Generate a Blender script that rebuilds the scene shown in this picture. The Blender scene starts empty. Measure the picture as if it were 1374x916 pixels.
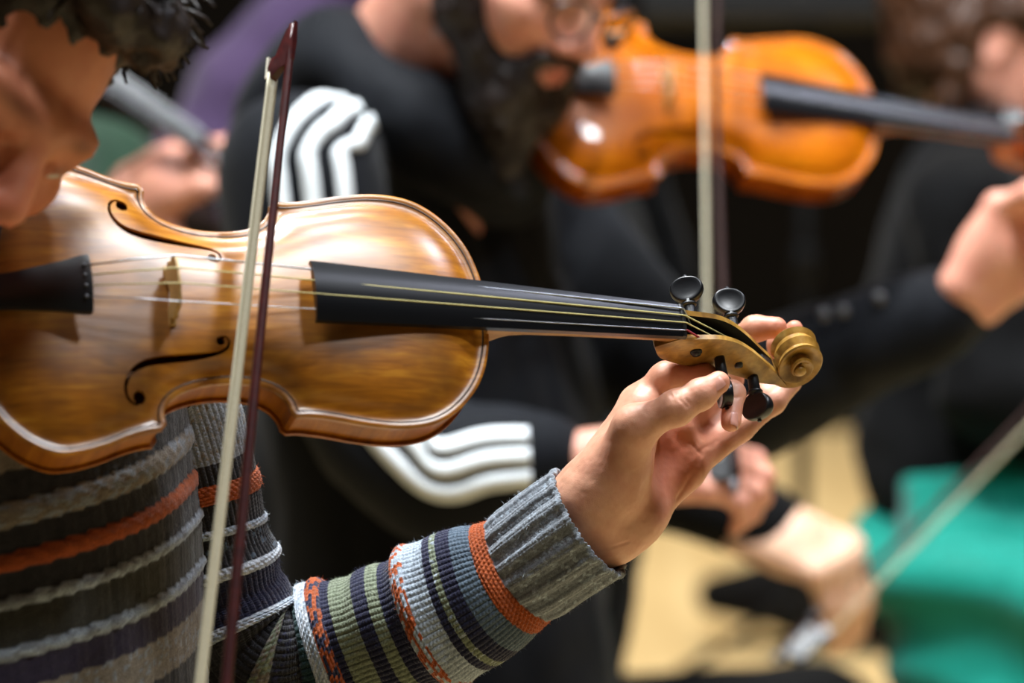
import bpy, bmesh, math, random
import numpy as np
from mathutils import Matrix, Vector
from mathutils.geometry import delaunay_2d_cdt
SC = bpy.context.scene
COL = SC.collection
PI = math.pi
# ------------------------------------------------------------ camera
PITCH = math.radians(9.0)
FPX = 5720.0
CAM = np.array([0.0, 0.0, 1.60])
AX = np.array([[1, 0, 0], [0, math.cos(PITCH), -math.sin(PITCH)], [0, math.sin(PITCH), math.cos(PITCH)]])  # right, forward, up


def W(X, D, Z):
    """metres right of / ahead of / above the standpoint -> world"""
    return CAM + X * AX[0] + D * AX[1] + Z * AX[2]


def at(x, y, D):
    return W((x - 687.0) / FPX * D, D, (458.0 - y) / FPX * D)


def vec(a):
    """direction in right/forward/up -> world"""
    return np.asarray(a, float) @ AX


cd = bpy.data.cameras.new('camera')
cam = bpy.data.objects.new('camera', cd)
COL.objects.link(cam)
cam.location = CAM
cam.rotation_euler = (PI / 2 - PITCH, 0, 0)
cd.sensor_width = 36.0
cd.lens = FPX * 36.0 / 1374.0
cd.clip_start = 0.05
cd.clip_end = 60
cd.dof.use_dof = True
cd.dof.focus_distance = 2.93
cd.dof.aperture_fstop = 3.9
cd.dof.aperture_blades = 0
SC.camera = cam
# ------------------------------------------------------------ world, lights, exposure
wd = bpy.data.worlds.new('hall')
SC.world = wd
wd.use_nodes = True
wd.node_tree.nodes['Background'].inputs[0].default_value = (0.055, 0.045, 0.04, 1)
wd.node_tree.nodes['Background'].inputs[1].default_value = 0.2


def area(name, loc, target, size, power, color=(1, 1, 1), spread=180):
    l = bpy.data.lights.new(name, 'AREA')
    l.shape = 'DISK'
    l.size = size
    l.energy = power
    l.color = color
    l.spread = math.radians(spread)
    o = bpy.data.objects.new(name, l)
    COL.objects.link(o)
    o.location = loc
    d = Vector(target) - Vector(loc)
    o.rotation_euler = d.to_track_quat('-Z', 'Y').to_euler()
    return o


COOL = (0.93, 0.97, 1.0)
WARM = (1.0, 0.86, 0.68)
area('overhead_light', (-0.85, 3.9, 5.0), (0.0, 3.0, 1.1), 0.6, 285, COOL)
area('overhead_light', (-1.5, 2.3, 5.3), (-0.1, 2.9, 1.1), 0.7, 60, COOL)
area('overhead_light', (1.75, 1.8, 5.2), (0.1, 3.0, 1.1), 0.6, 85, COOL)
area('overhead_light', (0.3, 4.6, 5.2), (0.5, 4.2, 1.0), 0.35, 85, COOL)
area('overhead_light', (3.4, 4.0, 5.2), (0.6, 4.3, 1.1), 0.6, 75, (0.78, 0.82, 1.0))  # extra bluish light, added for the sheen on the orange violin's fingerboard
area('overhead_light', (0.6, 7.4, 5.0), (0.8, 7.2, 0.0), 0.5, 62, WARM, 80)
area('overhead_light', (1.0, 3.0, 5.2), (0.4, 4.2, 1.3), 0.16, 14, COOL, 60)  # extra small light, added to put glints on the orange violin
area('overhead_light', (-0.5, 5.0, 5.2), (0.4, 4.2, 1.3), 0.16, 12, COOL, 60)  # second small light added for the same glints
SC.view_settings.view_transform = 'Standard'
SC.view_settings.look = 'None'
SC.view_settings.exposure = 0.08
SC.view_settings.gamma = 1.0
SC.view_settings.use_curve_mapping = False


# ------------------------------------------------------------ helpers: objects
def empty(name, loc, label, cat, group=None, M=None):
    o = bpy.data.objects.new(name, None)
    COL.objects.link(o)
    o.empty_display_size = 0.05
    if M is not None:
        o.matrix_world = M
    else:
        o.location = loc
    o['label'] = label
    o['category'] = cat
    if group:
        o['group'] = group
    return o


def mesh_data(name, V, F, smooth=True):
    me = bpy.data.meshes.new(name)
    V = np.asarray(V, np.float32)
    if isinstance(F, np.ndarray):
        n, k = F.shape
        me.vertices.add(len(V))
        me.vertices.foreach_set('co', V.ravel())
        me.loops.add(n * k)
        me.loops.foreach_set('vertex_index', F.astype(np.int32).ravel())
        me.polygons.add(n)
        me.polygons.foreach_set('loop_start', (np.arange(n) * k).astype(np.int32))
        me.update(calc_edges=True)
        me.validate()
    else:
        me.from_pydata(V.tolist(), [], [list(map(int, f)) for f in F])
        me.update()
    if smooth:
        me.polygons.foreach_set('use_smooth', [True] * len(me.polygons))
    return me


def obj(name, V, F, mat, parent=None, smooth=True, M=None, world=False, sharp=None):
    """world=True: V are world coordinates, made local to the parent's origin"""
    V = np.asarray(V, float)
    if world and parent is not None:
        inv = np.array(wm(parent).inverted())
        V = V @ inv[:3, :3].T + inv[:3, 3]
    me = mesh_data(name, V, F, smooth)
    o = bpy.data.objects.new(name, me)
    COL.objects.link(o)
    if mat:
        me.materials.append(mat)
    if parent is not None:
        o.parent = parent
    if M is not None:
        o.matrix_local = M
    if sharp:
        me.set_sharp_from_angle(angle=math.radians(sharp))
    return o


def wm(o):
    m = o.matrix_basis.copy()
    while o.parent is not None:
        o = o.parent
        m = o.matrix_basis @ m
    return m


def centred(name, V, F, mat, label, cat, group=None, smooth=True, sharp=None):
    """one-mesh thing with its origin at its base"""
    V = np.asarray(V, float)
    c = (V.min(0) + V.max(0)) / 2
    c[2] = V[:, 2].min()
    o = obj(name, V - c, F, mat, None, smooth, sharp=sharp)
    o.location = c
    o['label'] = label
    o['category'] = cat
    if group:
        o['group'] = group
    return o


def colattr(o, C, name='tint'):
    a = o.data.color_attributes.new(name, 'FLOAT_COLOR', 'POINT')
    C = np.asarray(C, np.float32)
    if C.shape[1] == 3:
        C = np.concatenate([C, np.ones((len(C), 1), np.float32)], 1)
    a.data.foreach_set('color', C.ravel())


def lin(h):
    h = h.lstrip('#')
    c = np.array([int(h[i:i + 2], 16) for i in (0, 2, 4)]) / 255.0
    return np.where(c <= 0.04045, c / 12.92, ((c + 0.055) / 1.055) ** 2.4)


# ------------------------------------------------------------ helpers: shapes
def merge(parts):
    Vs, Fs, n = [], [], 0
    for V, F in parts:
        Vs.append(np.asarray(V, float))
        Fs += [[int(i) + n for i in f] for f in F]
        n += len(V)
    return np.concatenate(Vs), Fs


def loft(rings, closed=True, caps=True):
    R = np.asarray(rings, float)
    m, k = R.shape[:2]
    V = R.reshape(-1, 3)
    F = []
    kk = k if closed else k - 1
    for i in range(m - 1):
        for j in range(kk):
            j2 = (j + 1) % k
            F.append([i * k + j, i * k + j2, (i + 1) * k + j2, (i + 1) * k + j])
    if caps and closed:
        F.append(list(range(k))[::-1])
        F.append([(m - 1) * k + j for j in range(k)])
    return V, F


def frames(P, up=(0, 0, 1)):
    P = np.asarray(P, float)
    T = np.gradient(P, axis=0)
    T /= np.linalg.norm(T, axis=1)[:, None] + 1e-12
    up = np.asarray(up, float)
    N = np.cross(T, up)
    N /= np.linalg.norm(N, axis=1)[:, None] + 1e-9
    return T, N, np.cross(N, T)


def tube(P, r, k=8, up=(0, 0, 1), caps=True, sx=1.0):
    P = np.asarray(P, float)
    r = np.broadcast_to(np.asarray(r, float), (len(P),))
    T, N, B = frames(P, up)
    a = np.arange(k) * 2 * PI / k
    R = P[:, None] + r[:, None, None] * (sx * np.cos(a)[None, :, None] * N[:, None] + np.sin(a)[None, :, None] * B[:, None])
    return loft(R, True, caps)


def spline(P, n, closed=False):
    """Catmull-Rom through P, n samples per span"""
    P = np.asarray(P, float)
    if closed:
        Q = np.concatenate([P[-1:], P, P[:2]])
    else:
        Q = np.concatenate([2 * P[:1] - P[1:2], P, 2 * P[-1:] - P[-2:-1]])
    out = []
    t = (np.arange(n) / n)[:, None]
    for i in range(1, len(Q) - 2):
        a, b, c, d = Q[i - 1:i + 3]
        out.append(0.5 * (2 * b + (c - a) * t + (2 * a - 5 * b + 4 * c - d) * t ** 2 + (3 * b - a - 3 * c + d) * t ** 3))
    out = np.concatenate(out)
    if not closed:
        out = np.concatenate([out, P[-1:]])
    return out


def resample(P, n):
    P = np.asarray(P, float)
    d = np.concatenate([[0], np.cumsum(np.linalg.norm(np.diff(P, axis=0), axis=1))])
    t = np.linspace(0, d[-1], n)
    return np.stack([np.interp(t, d, P[:, i]) for i in range(P.shape[1])], 1)


def ribbon(P, S, w, th, up_n):
    """flat band along P; S: side directions, up_n: normals"""
    P = np.asarray(P, float)
    w = np.broadcast_to(np.asarray(w, float), (len(P),))[:, None]
    R = np.stack([P - S * w / 2, P + S * w / 2, P + S * w / 2 + up_n * th, P - S * w / 2 + up_n * th], 1)
    return loft(R)


def box(c, s, Rm=None):
    v = np.array([[x, y, z] for x in (-1, 1) for y in (-1, 1) for z in (-1, 1)]) * np.array(s) / 2
    if Rm is not None:
        v = v @ np.asarray(Rm).T
    return v + np.array(c), [[0, 1, 3, 2], [4, 6, 7, 5], [0, 4, 5, 1], [2, 3, 7, 6], [0, 2, 6, 4], [1, 5, 7, 3]]


def lathe(prof, k=24):
    """prof: (z, r) list, about z"""
    a = np.arange(k) * 2 * PI / k
    R = [[[r * math.cos(t), r * math.sin(t), z] for t in a] for z, r in prof]
    return loft(R)


def xf(VF, Rm, t):
    V, F = VF
    return np.asarray(V, float) @ np.asarray(Rm, float).T + np.asarray(t, float), F


# smooth value noise on points (for geometry relief)
def vnoise(P, scale, seed=0):
    P = np.asarray(P, float) * scale
    i = np.floor(P).astype(np.int64)
    f = P - i
    f = f * f * (3 - 2 * f)

    def h(a, b, c):
        n = (a * 374761393 + b * 668265263 + c * 2147483647 + seed * 974634777) & 0xffffffff
        n = ((n ^ (n >> 13)) * 1274126177) & 0xffffffff
        return ((n ^ (n >> 16)) & 0xffff) / 65535.0
    r = 0
    for dx in (0, 1):
        for dy in (0, 1):
            for dz in (0, 1):
                w = (f[:, 0] if dx else 1 - f[:, 0]) * (f[:, 1] if dy else 1 - f[:, 1]) * (f[:, 2] if dz else 1 - f[:, 2])
                r = r + w * h(i[:, 0] + dx, i[:, 1] + dy, i[:, 2] + dz)
    return r * 2 - 1


# ------------------------------------------------------------ helpers: bodies as one blended surface
class Body:
    """smooth union of tapered limbs and ellipsoids, turned into one continuous mesh (surface nets)"""

    def __init__(s):
        s.p = []

    def cone(s, a, b, ra, rb, k=0.008, sub=False):
        s.p.append(('c', np.asarray(a, float), np.asarray(b, float), ra, rb, k, sub))
        return s

    def chain(s, pts, rs, k=0.008):
        for i in range(len(pts) - 1):
            s.cone(pts[i], pts[i + 1], rs[i], rs[i + 1], k)
        return s

    def ell(s, c, r, Rm=None, k=0.008, sub=False):
        Rm = np.eye(3) if Rm is None else np.asarray(Rm, float)
        s.p.append(('e', np.asarray(c, float), np.asarray(r, float), Rm, None, k, sub))
        return s

    @staticmethod
    def dist(pr, X):
        if pr[0] == 'c':
            a, b, ra, rb = pr[1:5]
            ba = b - a
            L2 = ba @ ba + 1e-12
            pa = X - a
            h = np.clip(pa @ ba / L2, 0, 1)
            d = np.linalg.norm(pa - h[:, None] * ba, axis=1)
            return d - (ra + (rb - ra) * h)
        c, r, Rm = pr[1:4]
        q = (X - c) @ Rm
        k0 = np.linalg.norm(q / r, axis=1)
        k1 = np.linalg.norm(q / (r * r), axis=1) + 1e-9
        return k0 * (k0 - 1) / k1

    @staticmethod
    def bounds(pr):
        if pr[0] == 'c':
            a, b, ra, rb = pr[1:5]
            return np.minimum(a - ra, b - rb), np.maximum(a + ra, b + rb)
        c, r, Rm = pr[1:4]
        e = np.sqrt(((Rm * r) ** 2).sum(1))
        return c - e, c + e

    def build(s, vox):
        lo = np.min([s.bounds(p)[0] for p in s.p if not p[6]], 0) - 3 * vox
        hi = np.max([s.bounds(p)[1] for p in s.p if not p[6]], 0) + 3 * vox
        n = np.ceil((hi - lo) / vox).astype(int) + 1
        F = np.full(n, 0.2, np.float32)
        ax = [lo[i] + np.arange(n[i]) * vox for i in range(3)]
        for p in s.p:
            b0, b1 = s.bounds(p)
            m = p[5] * 1.5 + 3 * vox
            i0 = np.clip(np.floor((b0 - m - lo) / vox).astype(int), 0, n)
            i1 = np.clip(np.ceil((b1 + m - lo) / vox).astype(int) + 1, 0, n)
            if np.any(i1 <= i0):
                continue
            g = np.stack(np.meshgrid(*[ax[i][i0[i]:i1[i]] for i in range(3)], indexing='ij'), -1)
            d = s.dist(p, g.reshape(-1, 3)).reshape(g.shape[:3]).astype(np.float32)
            sl = tuple(slice(i0[i], i1[i]) for i in range(3))
            f = F[sl]
            k = p[5]
            if p[6]:
                d = -d
                h = np.maximum(k - np.abs(f - d), 0) / k
                F[sl] = np.maximum(f, d) + h * h * k / 4
            else:
                h = np.maximum(k - np.abs(f - d), 0) / k
                F[sl] = np.minimum(f, d) - h * h * k / 4
        return nets(F, lo, vox)


def nets(F, lo, vox):
    ins = F < 0
    n = np.array(F.shape)
    c = ins[:-1, :-1, :-1].astype(np.int8)
    cnt = np.zeros(n - 1, np.int8)
    for dx in (0, 1):
        for dy in (0, 1):
            for dz in (0, 1):
                cnt += ins[dx:n[0] - 1 + dx, dy:n[1] - 1 + dy, dz:n[2] - 1 + dz]
    act = (cnt > 0) & (cnt < 8)
    idx = np.argwhere(act)
    ids = np.full(act.shape, -1, np.int64)
    ids[act] = np.arange(len(idx))
    acc = np.zeros((len(idx), 3))
    num = np.zeros(len(idx))
    cor = [(x, y, z) for x in (0, 1) for y in (0, 1) for z in (0, 1)]
    for a in cor:
        for d in range(3):
            if a[d]:
                continue
            b = list(a)
            b[d] = 1
            fa = F[idx[:, 0] + a[0], idx[:, 1] + a[1], idx[:, 2] + a[2]]
            fb = F[idx[:, 0] + b[0], idx[:, 1] + b[1], idx[:, 2] + b[2]]
            m = (fa < 0) != (fb < 0)
            t = fa / np.where(m, fa - fb, 1)
            p = np.tile(np.array(a, float), (len(idx), 1))
            p[:, d] = t
            acc[m] += p[m]
            num[m] += 1
    V = (idx + acc / num[:, None]) * vox + lo
    Q = []
    for d in range(3):
        u, v = [(1, 2), (2, 0), (0, 1)][d]
        sl0 = [slice(None)] * 3
        sl1 = [slice(None)] * 3
        sl0[d] = slice(0, -1)
        sl1[d] = slice(1, None)
        A = ins[tuple(sl0)]
        B = ins[tuple(sl1)]
        e = np.argwhere(A != B)
        ok = (e[:, u] > 0) & (e[:, v] > 0) & (e[:, u] < n[u] - 1) & (e[:, v] < n[v] - 1)
        e = e[ok]
        s = A[e[:, 0], e[:, 1], e[:, 2]]

        def cell(du, dv):
            q = e.copy()
            q[:, u] += du
            q[:, v] += dv
            return ids[q[:, 0], q[:, 1], q[:, 2]]
        q = np.stack([cell(-1, -1), cell(0, -1), cell(0, 0), cell(-1, 0)], 1)
        q[~s] = q[~s][:, ::-1]
        Q.append(q)
    Q = np.concatenate(Q)
    Q = Q[(Q >= 0).all(1)]
    return V, Q


def relax(V, Q, it=2, w=0.5):
    E = np.concatenate([Q[:, [0, 1]], Q[:, [1, 2]], Q[:, [2, 3]], Q[:, [3, 0]]])
    deg = np.bincount(E.ravel(), minlength=len(V))[:, None]
    for _ in range(it):
        A = np.zeros_like(V)
        for k in range(3):
            A[:, k] = np.bincount(E[:, 0], V[E[:, 1], k], len(V)) + np.bincount(E[:, 1], V[E[:, 0], k], len(V))
        V = V + w * (A / np.maximum(deg, 1) - V)
    return V


def vnormals(V, Q):
    n = np.cross(V[Q[:, 2]] - V[Q[:, 0]], V[Q[:, 3]] - V[Q[:, 1]])
    N = np.zeros_like(V)
    for k in range(3):
        for j in range(4):
            N[:, k] += np.bincount(Q[:, j], n[:, k], len(V))
    return N / (np.linalg.norm(N, axis=1)[:, None] + 1e-12)
# ------------------------------------------------------------ materials
def mat(name, color, rough=0.5, metal=0.0, spec=0.5, coat=0.0, sheen=0.0):
    m = bpy.data.materials.new(name)
    m.use_nodes = True
    b = m.node_tree.nodes['Principled BSDF']
    c = lin(color) if isinstance(color, str) else color
    b.inputs['Base Color'].default_value = (*c, 1)
    b.inputs['Roughness'].default_value = rough
    b.inputs['Metallic'].default_value = metal
    b.inputs['Specular IOR Level'].default_value = spec
    b.inputs['Coat Weight'].default_value = coat
    b.inputs['Coat Roughness'].default_value = 0.1
    b.inputs['Sheen Weight'].default_value = sheen
    return m


def nd(m, t, **kw):
    n = m.node_tree.nodes.new(t)
    for k, v in kw.items():
        if k in n.inputs:
            n.inputs[k].default_value = v
        else:
            setattr(n, k, v)
    return n


def ln(m, a, b):
    m.node_tree.links.new(a, b)


def bsdf(m):
    return m.node_tree.nodes['Principled BSDF']


def noise_tex(m, scale, detail=4, rough=0.55, stretch=(1, 1, 1), coord='Object', dist=0.0):
    tc = nd(m, 'ShaderNodeTexCoord')
    mp = nd(m, 'ShaderNodeMapping')
    mp.inputs['Scale'].default_value = stretch
    ln(m, tc.outputs[coord], mp.inputs['Vector'])
    n = nd(m, 'ShaderNodeTexNoise')
    n.inputs['Scale'].default_value = scale
    n.inputs['Detail'].default_value = detail
    n.inputs['Roughness'].default_value = rough
    n.inputs['Distortion'].default_value = dist
    ln(m, mp.outputs[0], n.inputs['Vector'])
    return n


def ramp(m, src, stops):
    r = nd(m, 'ShaderNodeValToRGB')
    e = r.color_ramp.elements
    while len(e) < len(stops):
        e.new(0.5)
    for i, (p, c) in enumerate(stops):
        e[i].position = p
        c = lin(c) if isinstance(c, str) else c
        e[i].color = (*c, 1)
    ln(m, src, r.inputs['Fac'])
    return r


def mixc(m, fac, a, b, blend='MIX'):
    x = nd(m, 'ShaderNodeMix', data_type='RGBA', blend_type=blend)
    for s, v in ((0, fac), (6, a), (7, b)):
        if hasattr(v, 'node'):
            ln(m, v, x.inputs[s])
        elif s == 0:
            x.inputs[0].default_value = v
        else:
            c = lin(v) if isinstance(v, str) else v
            x.inputs[s].default_value = (*c, 1)
    return x.outputs[2]


def bump(m, src, strength=0.3, dist=0.001):
    b = nd(m, 'ShaderNodeBump')
    b.inputs['Strength'].default_value = strength
    b.inputs['Distance'].default_value = dist
    ln(m, src, b.inputs['Height'])
    ln(m, b.outputs[0], bsdf(m).inputs['Normal'])
    return b


def wood(name, c0, c1, c2, stretch, rough=0.35, scale=60, dirt=None, coat=0.0, rvar=0.0, spec=0.5, bumps=0.15, dscale=14):
    m = mat(name, c1, rough, spec=spec, coat=coat)
    g = noise_tex(m, scale, 5, 0.6, stretch, dist=0.4)
    r = ramp(m, g.outputs['Fac'], [(0.28, c0), (0.5, c1), (0.72, c2)])
    out = r.outputs[0]
    big = noise_tex(m, dscale, 3, 0.6)
    if dirt:
        f = ramp(m, big.outputs['Fac'], [(0.42, (0, 0, 0)), (0.68, (1, 1, 1))])
        fm = nd(m, 'ShaderNodeMath', operation='MULTIPLY')
        ln(m, f.outputs[0], fm.inputs[0])
        fm.inputs[1].default_value = 0.75
        out = mixc(m, fm.outputs[0], out, dirt)
    ln(m, out, bsdf(m).inputs['Base Color'])
    if rvar:
        mr = nd(m, 'ShaderNodeMapRange')
        mr.inputs[3].default_value = rough - rvar
        mr.inputs[4].default_value = rough + rvar
        ln(m, big.outputs['Fac'], mr.inputs[0])
        ln(m, mr.outputs[0], bsdf(m).inputs['Roughness'])
    if bumps:
        fine = noise_tex(m, scale * 3, 4, 0.6, stretch)
        bump(m, fine.outputs['Fac'], bumps, 0.0006)
    return m


VARN_A = wood('old_amber_varnish', '#8a500e', '#b36e16', '#d59228', (0.35, 3.0, 1.0), 0.33, 55, '#5d3a16', rvar=0.07, bumps=0.12, spec=0.7, coat=0.4)
bsdf(VARN_A).inputs['Coat Roughness'].default_value = 0.24
RIB_A = wood('rib_maple_amber', '#84470a', '#a25e11', '#b9741c', (4.0, 0.6, 0.4), 0.4, 40, bumps=0.05)
EDGE_A = wood('worn_edge_wood', '#6b4518', '#8e622a', '#a57a3c', (0.5, 2.0, 1.0), 0.36, 60, bumps=0.1)
PEGBOX_A = wood('pegbox_maple', '#94651f', '#b78a3c', '#cda75c', (1.5, 1.5, 1.5), 0.33, 50, '#4a2a0c', bumps=0.1, dscale=48)
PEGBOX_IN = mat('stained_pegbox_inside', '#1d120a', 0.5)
NICKEL = mat('dull_nickel', '#66676a', 0.5, 1.0)
NECK_A = wood('neck_maple', '#8a5a20', '#a87736', '#bd8c48', (0.5, 2.0, 2.0), 0.42, 50)
VARN_B = wood('bright_orange_varnish', '#a15003', '#b96306', '#c9760d', (0.4, 2.6, 1.0), 0.3, 50, '#8f4504', bumps=0.0, coat=0.6, spec=0.15)
bsdf(VARN_B).inputs['Coat Roughness'].default_value = 0.05
RIB_B = wood('rib_orange', '#7e3704', '#9c4a07', '#b05a0c', (4.0, 0.6, 0.4), 0.25, 40, bumps=0.02)
VARN_E = wood('brown_varnish', '#6a3508', '#7d4410', '#8f5216', (0.4, 2.6, 1.0), 0.25, 50, bumps=0.02)
EBONY = mat('ebony', '#121316', 0.3, spec=0.5)
_n = noise_tex(EBONY, 80, 3, 0.6, (0.3, 4, 4))
bump(EBONY, _n.outputs['Fac'], 0.05, 0.0004)
EBONY_SATIN = mat('worn_ebony', '#16181b', 0.42, spec=0.5)
PURF = mat('purfling', '#432a13', 0.4)
MAPLE = wood('bridge_maple', '#a38048', '#bf9a5d', '#d0ad70', (2, 2, 0.5), 0.5, 60)
GUT = mat('gut_string', '#c9bd7c', 0.4)
STEEL = mat('wound_string', '#b9bdc2', 0.3, 0.9)
REDSILK = mat('red_silk', '#8e1420', 0.7)
BONE = mat('ebony_nut', '#1b1a19', 0.4)
SILVER = mat('silver_mount', '#c2c4c8', 0.28, 1.0)
PERNAM = wood('pernambuco', '#2e0b0c', '#3d1211', '#4a1815', (0.2, 4, 4), 0.36, 40, bumps=0.02, spec=0.35)
DARKSTICK = wood('dark_stick', '#20100d', '#291511', '#331b15', (0.2, 4, 4), 0.6, 40, bumps=0.02, spec=0.15)
HAIRB = wood('horsehair', '#b9b297', '#d3ccb0', '#e2dcc4', (0.1, 30, 30), 0.45, 90, bumps=0.3)


def skin(name, c, red, rough=0.45, sss=0.12, amt=0.5, fine=0.12):
    m = mat(name, c, rough, spec=0.45)
    b = bsdf(m)
    n = noise_tex(m, 55, 4, 0.6)
    r = ramp(m, n.outputs['Fac'], [(0.38, (0, 0, 0)), (0.68, (1, 1, 1))])
    k = nd(m, 'ShaderNodeMath', operation='MULTIPLY')
    ln(m, r.outputs[0], k.inputs[0])
    k.inputs[1].default_value = amt
    col = mixc(m, k.outputs[0], c, red)
    at_ = nd(m, 'ShaderNodeVertexColor', layer_name='tint')
    col = mixc(m, 1.0, col, at_.outputs['Color'], 'MULTIPLY')
    ln(m, col, b.inputs['Base Color'])
    b.inputs['Subsurface Weight'].default_value = sss
    b.inputs['Subsurface Radius'].default_value = (0.010, 0.0035, 0.0018)
    b.inputs['Subsurface Scale'].default_value = 1.0
    f1 = noise_tex(m, 420, 3, 0.6)
    f2 = nd(m, 'ShaderNodeTexVoronoi', feature='DISTANCE_TO_EDGE')
    f2.inputs['Scale'].default_value = 700
    tc = nd(m, 'ShaderNodeTexCoord')
    ln(m, tc.outputs['Object'], f2.inputs['Vector'])
    ad = nd(m, 'ShaderNodeMath', operation='ADD')
    ln(m, f1.outputs['Fac'], ad.inputs[0])
    ln(m, f2.outputs['Distance'], ad.inputs[1])
    bump(m, ad.outputs[0], fine, 0.0008)
    return m


SKIN_A = skin('skin_light_warm', '#d9a184', '#c27a62')
SKIN_B = skin('skin_ruddy', '#d79a82', '#c4786a', fine=0.05)
SKIN_C = skin('skin_pale', '#dcb497', '#c98f78', fine=0.05)
NAIL = mat('fingernail', '#cf9380', 0.3, spec=0.5)
LIP = mat('lip', '#b8595a', 0.4)


def cloth(name, c0, c1, scale=400, rough=0.85, sheen=0.15, bs=0.25):
    m = mat(name, c0, rough, spec=0.12, sheen=sheen)
    n = noise_tex(m, scale, 3, 0.6)
    r = ramp(m, n.outputs['Fac'], [(0.3, c0), (0.7, c1)])
    ln(m, r.outputs[0], bsdf(m).inputs['Base Color'])
    bump(m, n.outputs['Fac'], bs, 0.0008)
    return m


JACKET = cloth('black_track_jacket', '#06080c', '#0b0e15', 260, 0.75, 0.05)
WHITECLOTH = cloth('white_stripe_tape', '#d3dadd', '#e6ecee', 300)
BLACKCLOTH = cloth('black_cloth', '#040405', '#070708', 300, 0.85, 0.03)
GREEN = cloth('green_cloth', '#057062', '#0b8a79', 200, 0.6, 0.2)
PURPLE = cloth('purple_cloth', '#382b44', '#473652', 200)
GREENTOP = cloth('dark_green_cloth', '#10291c', '#183523', 200)
DENIM = cloth('dark_denim', '#14161e', '#1d2029', 300)


def hairmat(name, c0, c1, rough=0.5):
    m = mat(name, c0, rough, spec=0.4)
    n = noise_tex(m, 160, 3, 0.6, (1, 1, 0.2))
    r = ramp(m, n.outputs['Fac'], [(0.3, c0), (0.7, c1)])
    ln(m, r.outputs[0], bsdf(m).inputs['Base Color'])
    bump(m, n.outputs['Fac'], 0.5, 0.003)
    return m


HAIR_A = hairmat('dark_brown_hair', '#1c1410', '#2c2019')
BEARD_B = hairmat('black_beard', '#17100d', '#261a15')
HAIR_D = hairmat('auburn_hair', '#2e1808', '#4a2a11')
WOOL = mat('knit_wool', '#808080', 0.95, spec=0.15, sheen=0.3)
_a = nd(WOOL, 'ShaderNodeVertexColor', layer_name='tint')
_n = noise_tex(WOOL, 900, 3, 0.7)
_r = ramp(WOOL, _n.outputs['Fac'], [(0.25, (0.55, 0.55, 0.55)), (0.75, (1.3, 1.3, 1.3))])
ln(WOOL, mixc(WOOL, 1.0, _a.outputs['Color'], _r.outputs[0], 'MULTIPLY'), bsdf(WOOL).inputs['Base Color'])
bump(WOOL, _n.outputs['Fac'], 0.6, 0.0012)
# ------------------------------------------------------------ setting
FLOORM = wood('pale_stage_floor', '#b39a6c', '#c0a878', '#cab486', (8.0, 0.3, 1.0), 0.45, 3, bumps=0.05)
WALLM = mat('dark_hall_wall', '#0c0a07', 0.95, spec=0.05)
_n = noise_tex(WALLM, 1.2, 3)
ln(WALLM, ramp(WALLM, _n.outputs['Fac'], [(0.3, '#070605'), (0.7, '#100d09')]).outputs[0], bsdf(WALLM).inputs['Base Color'])
fl = obj('floor', *box((0, 4.5, -0.05), (9.0, 11.0, 0.1)), FLOORM, smooth=False)
fl['kind'] = 'structure'
wl = obj('wall_back', *box((0, 9.0, 2.9), (9.0, 0.15, 5.8)), WALLM, smooth=False)
wl['kind'] = 'structure'
bb = obj('baseboard_back', *box((0, 8.91, 0.06), (9.0, 0.03, 0.12)), BLACKCLOTH, smooth=False)
bb['kind'] = 'structure'
# ------------------------------------------------------------ violins (local axes: x along the body to the scroll, y to the bass side, z out of the belly; mm)
_S1 = [(-12, 0), (-11.6, 15), (-9, 40), (-2, 62), (10, 82), (26, 97), (44, 105), (60, 104.5), (78, 99.7), (94, 93.3), (107, 89.3), (115.5, 88)]
_S2 = [(118.6, 83.6), (117.8, 78), (119.5, 72), (125, 65.5), (135, 60), (150, 56), (165, 54.6), (180, 55.6), (190, 58.5), (197, 63), (201.5, 69), (203.2, 75)]
_S3 = [(206.6, 78), (215, 77.6), (232, 79.6), (252, 83.2), (272, 85.3), (290, 84.3), (305, 80), (319, 71), (331, 58), (339, 44), (344, 28), (346, 14), (346, 0)]
HALF = np.concatenate([spline(_S1, 8), spline(_S2, 8), spline(_S3, 8)])


def outline(step=2.0):
    segs = []
    for s in (_S1, _S2, _S3):
        c = spline(s, 10)
        L = np.linalg.norm(np.diff(c, axis=0), axis=1).sum()
        segs.append(resample(c, int(L / step) + 1))
    h = np.concatenate(segs)
    return np.concatenate([h, (h * [1, -1])[::-1][1:-1]])


def inside(poly, P):
    x, y = P[:, 0], P[:, 1]
    r = np.zeros(len(P), bool)
    a = poly
    b = np.roll(poly, -1, 0)
    for (x0, y0), (x1, y1) in zip(a, b):
        if y0 == y1:
            continue
        c = ((y0 > y) != (y1 > y)) & (x < (x1 - x0) * (y - y0) / (y1 - y0) + x0)
        r ^= c
    return r


def edge_d(poly, P):
    a = poly
    b = np.roll(poly, -1, 0)
    d = np.full(len(P), 1e9)
    for p, q in zip(a, b):
        e = q - p
        t = np.clip(((P - p) @ e) / (e @ e + 1e-9), 0, 1)
        d = np.minimum(d, ((P - p - t[:, None] * e) ** 2).sum(1))
    return np.sqrt(d)


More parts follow.
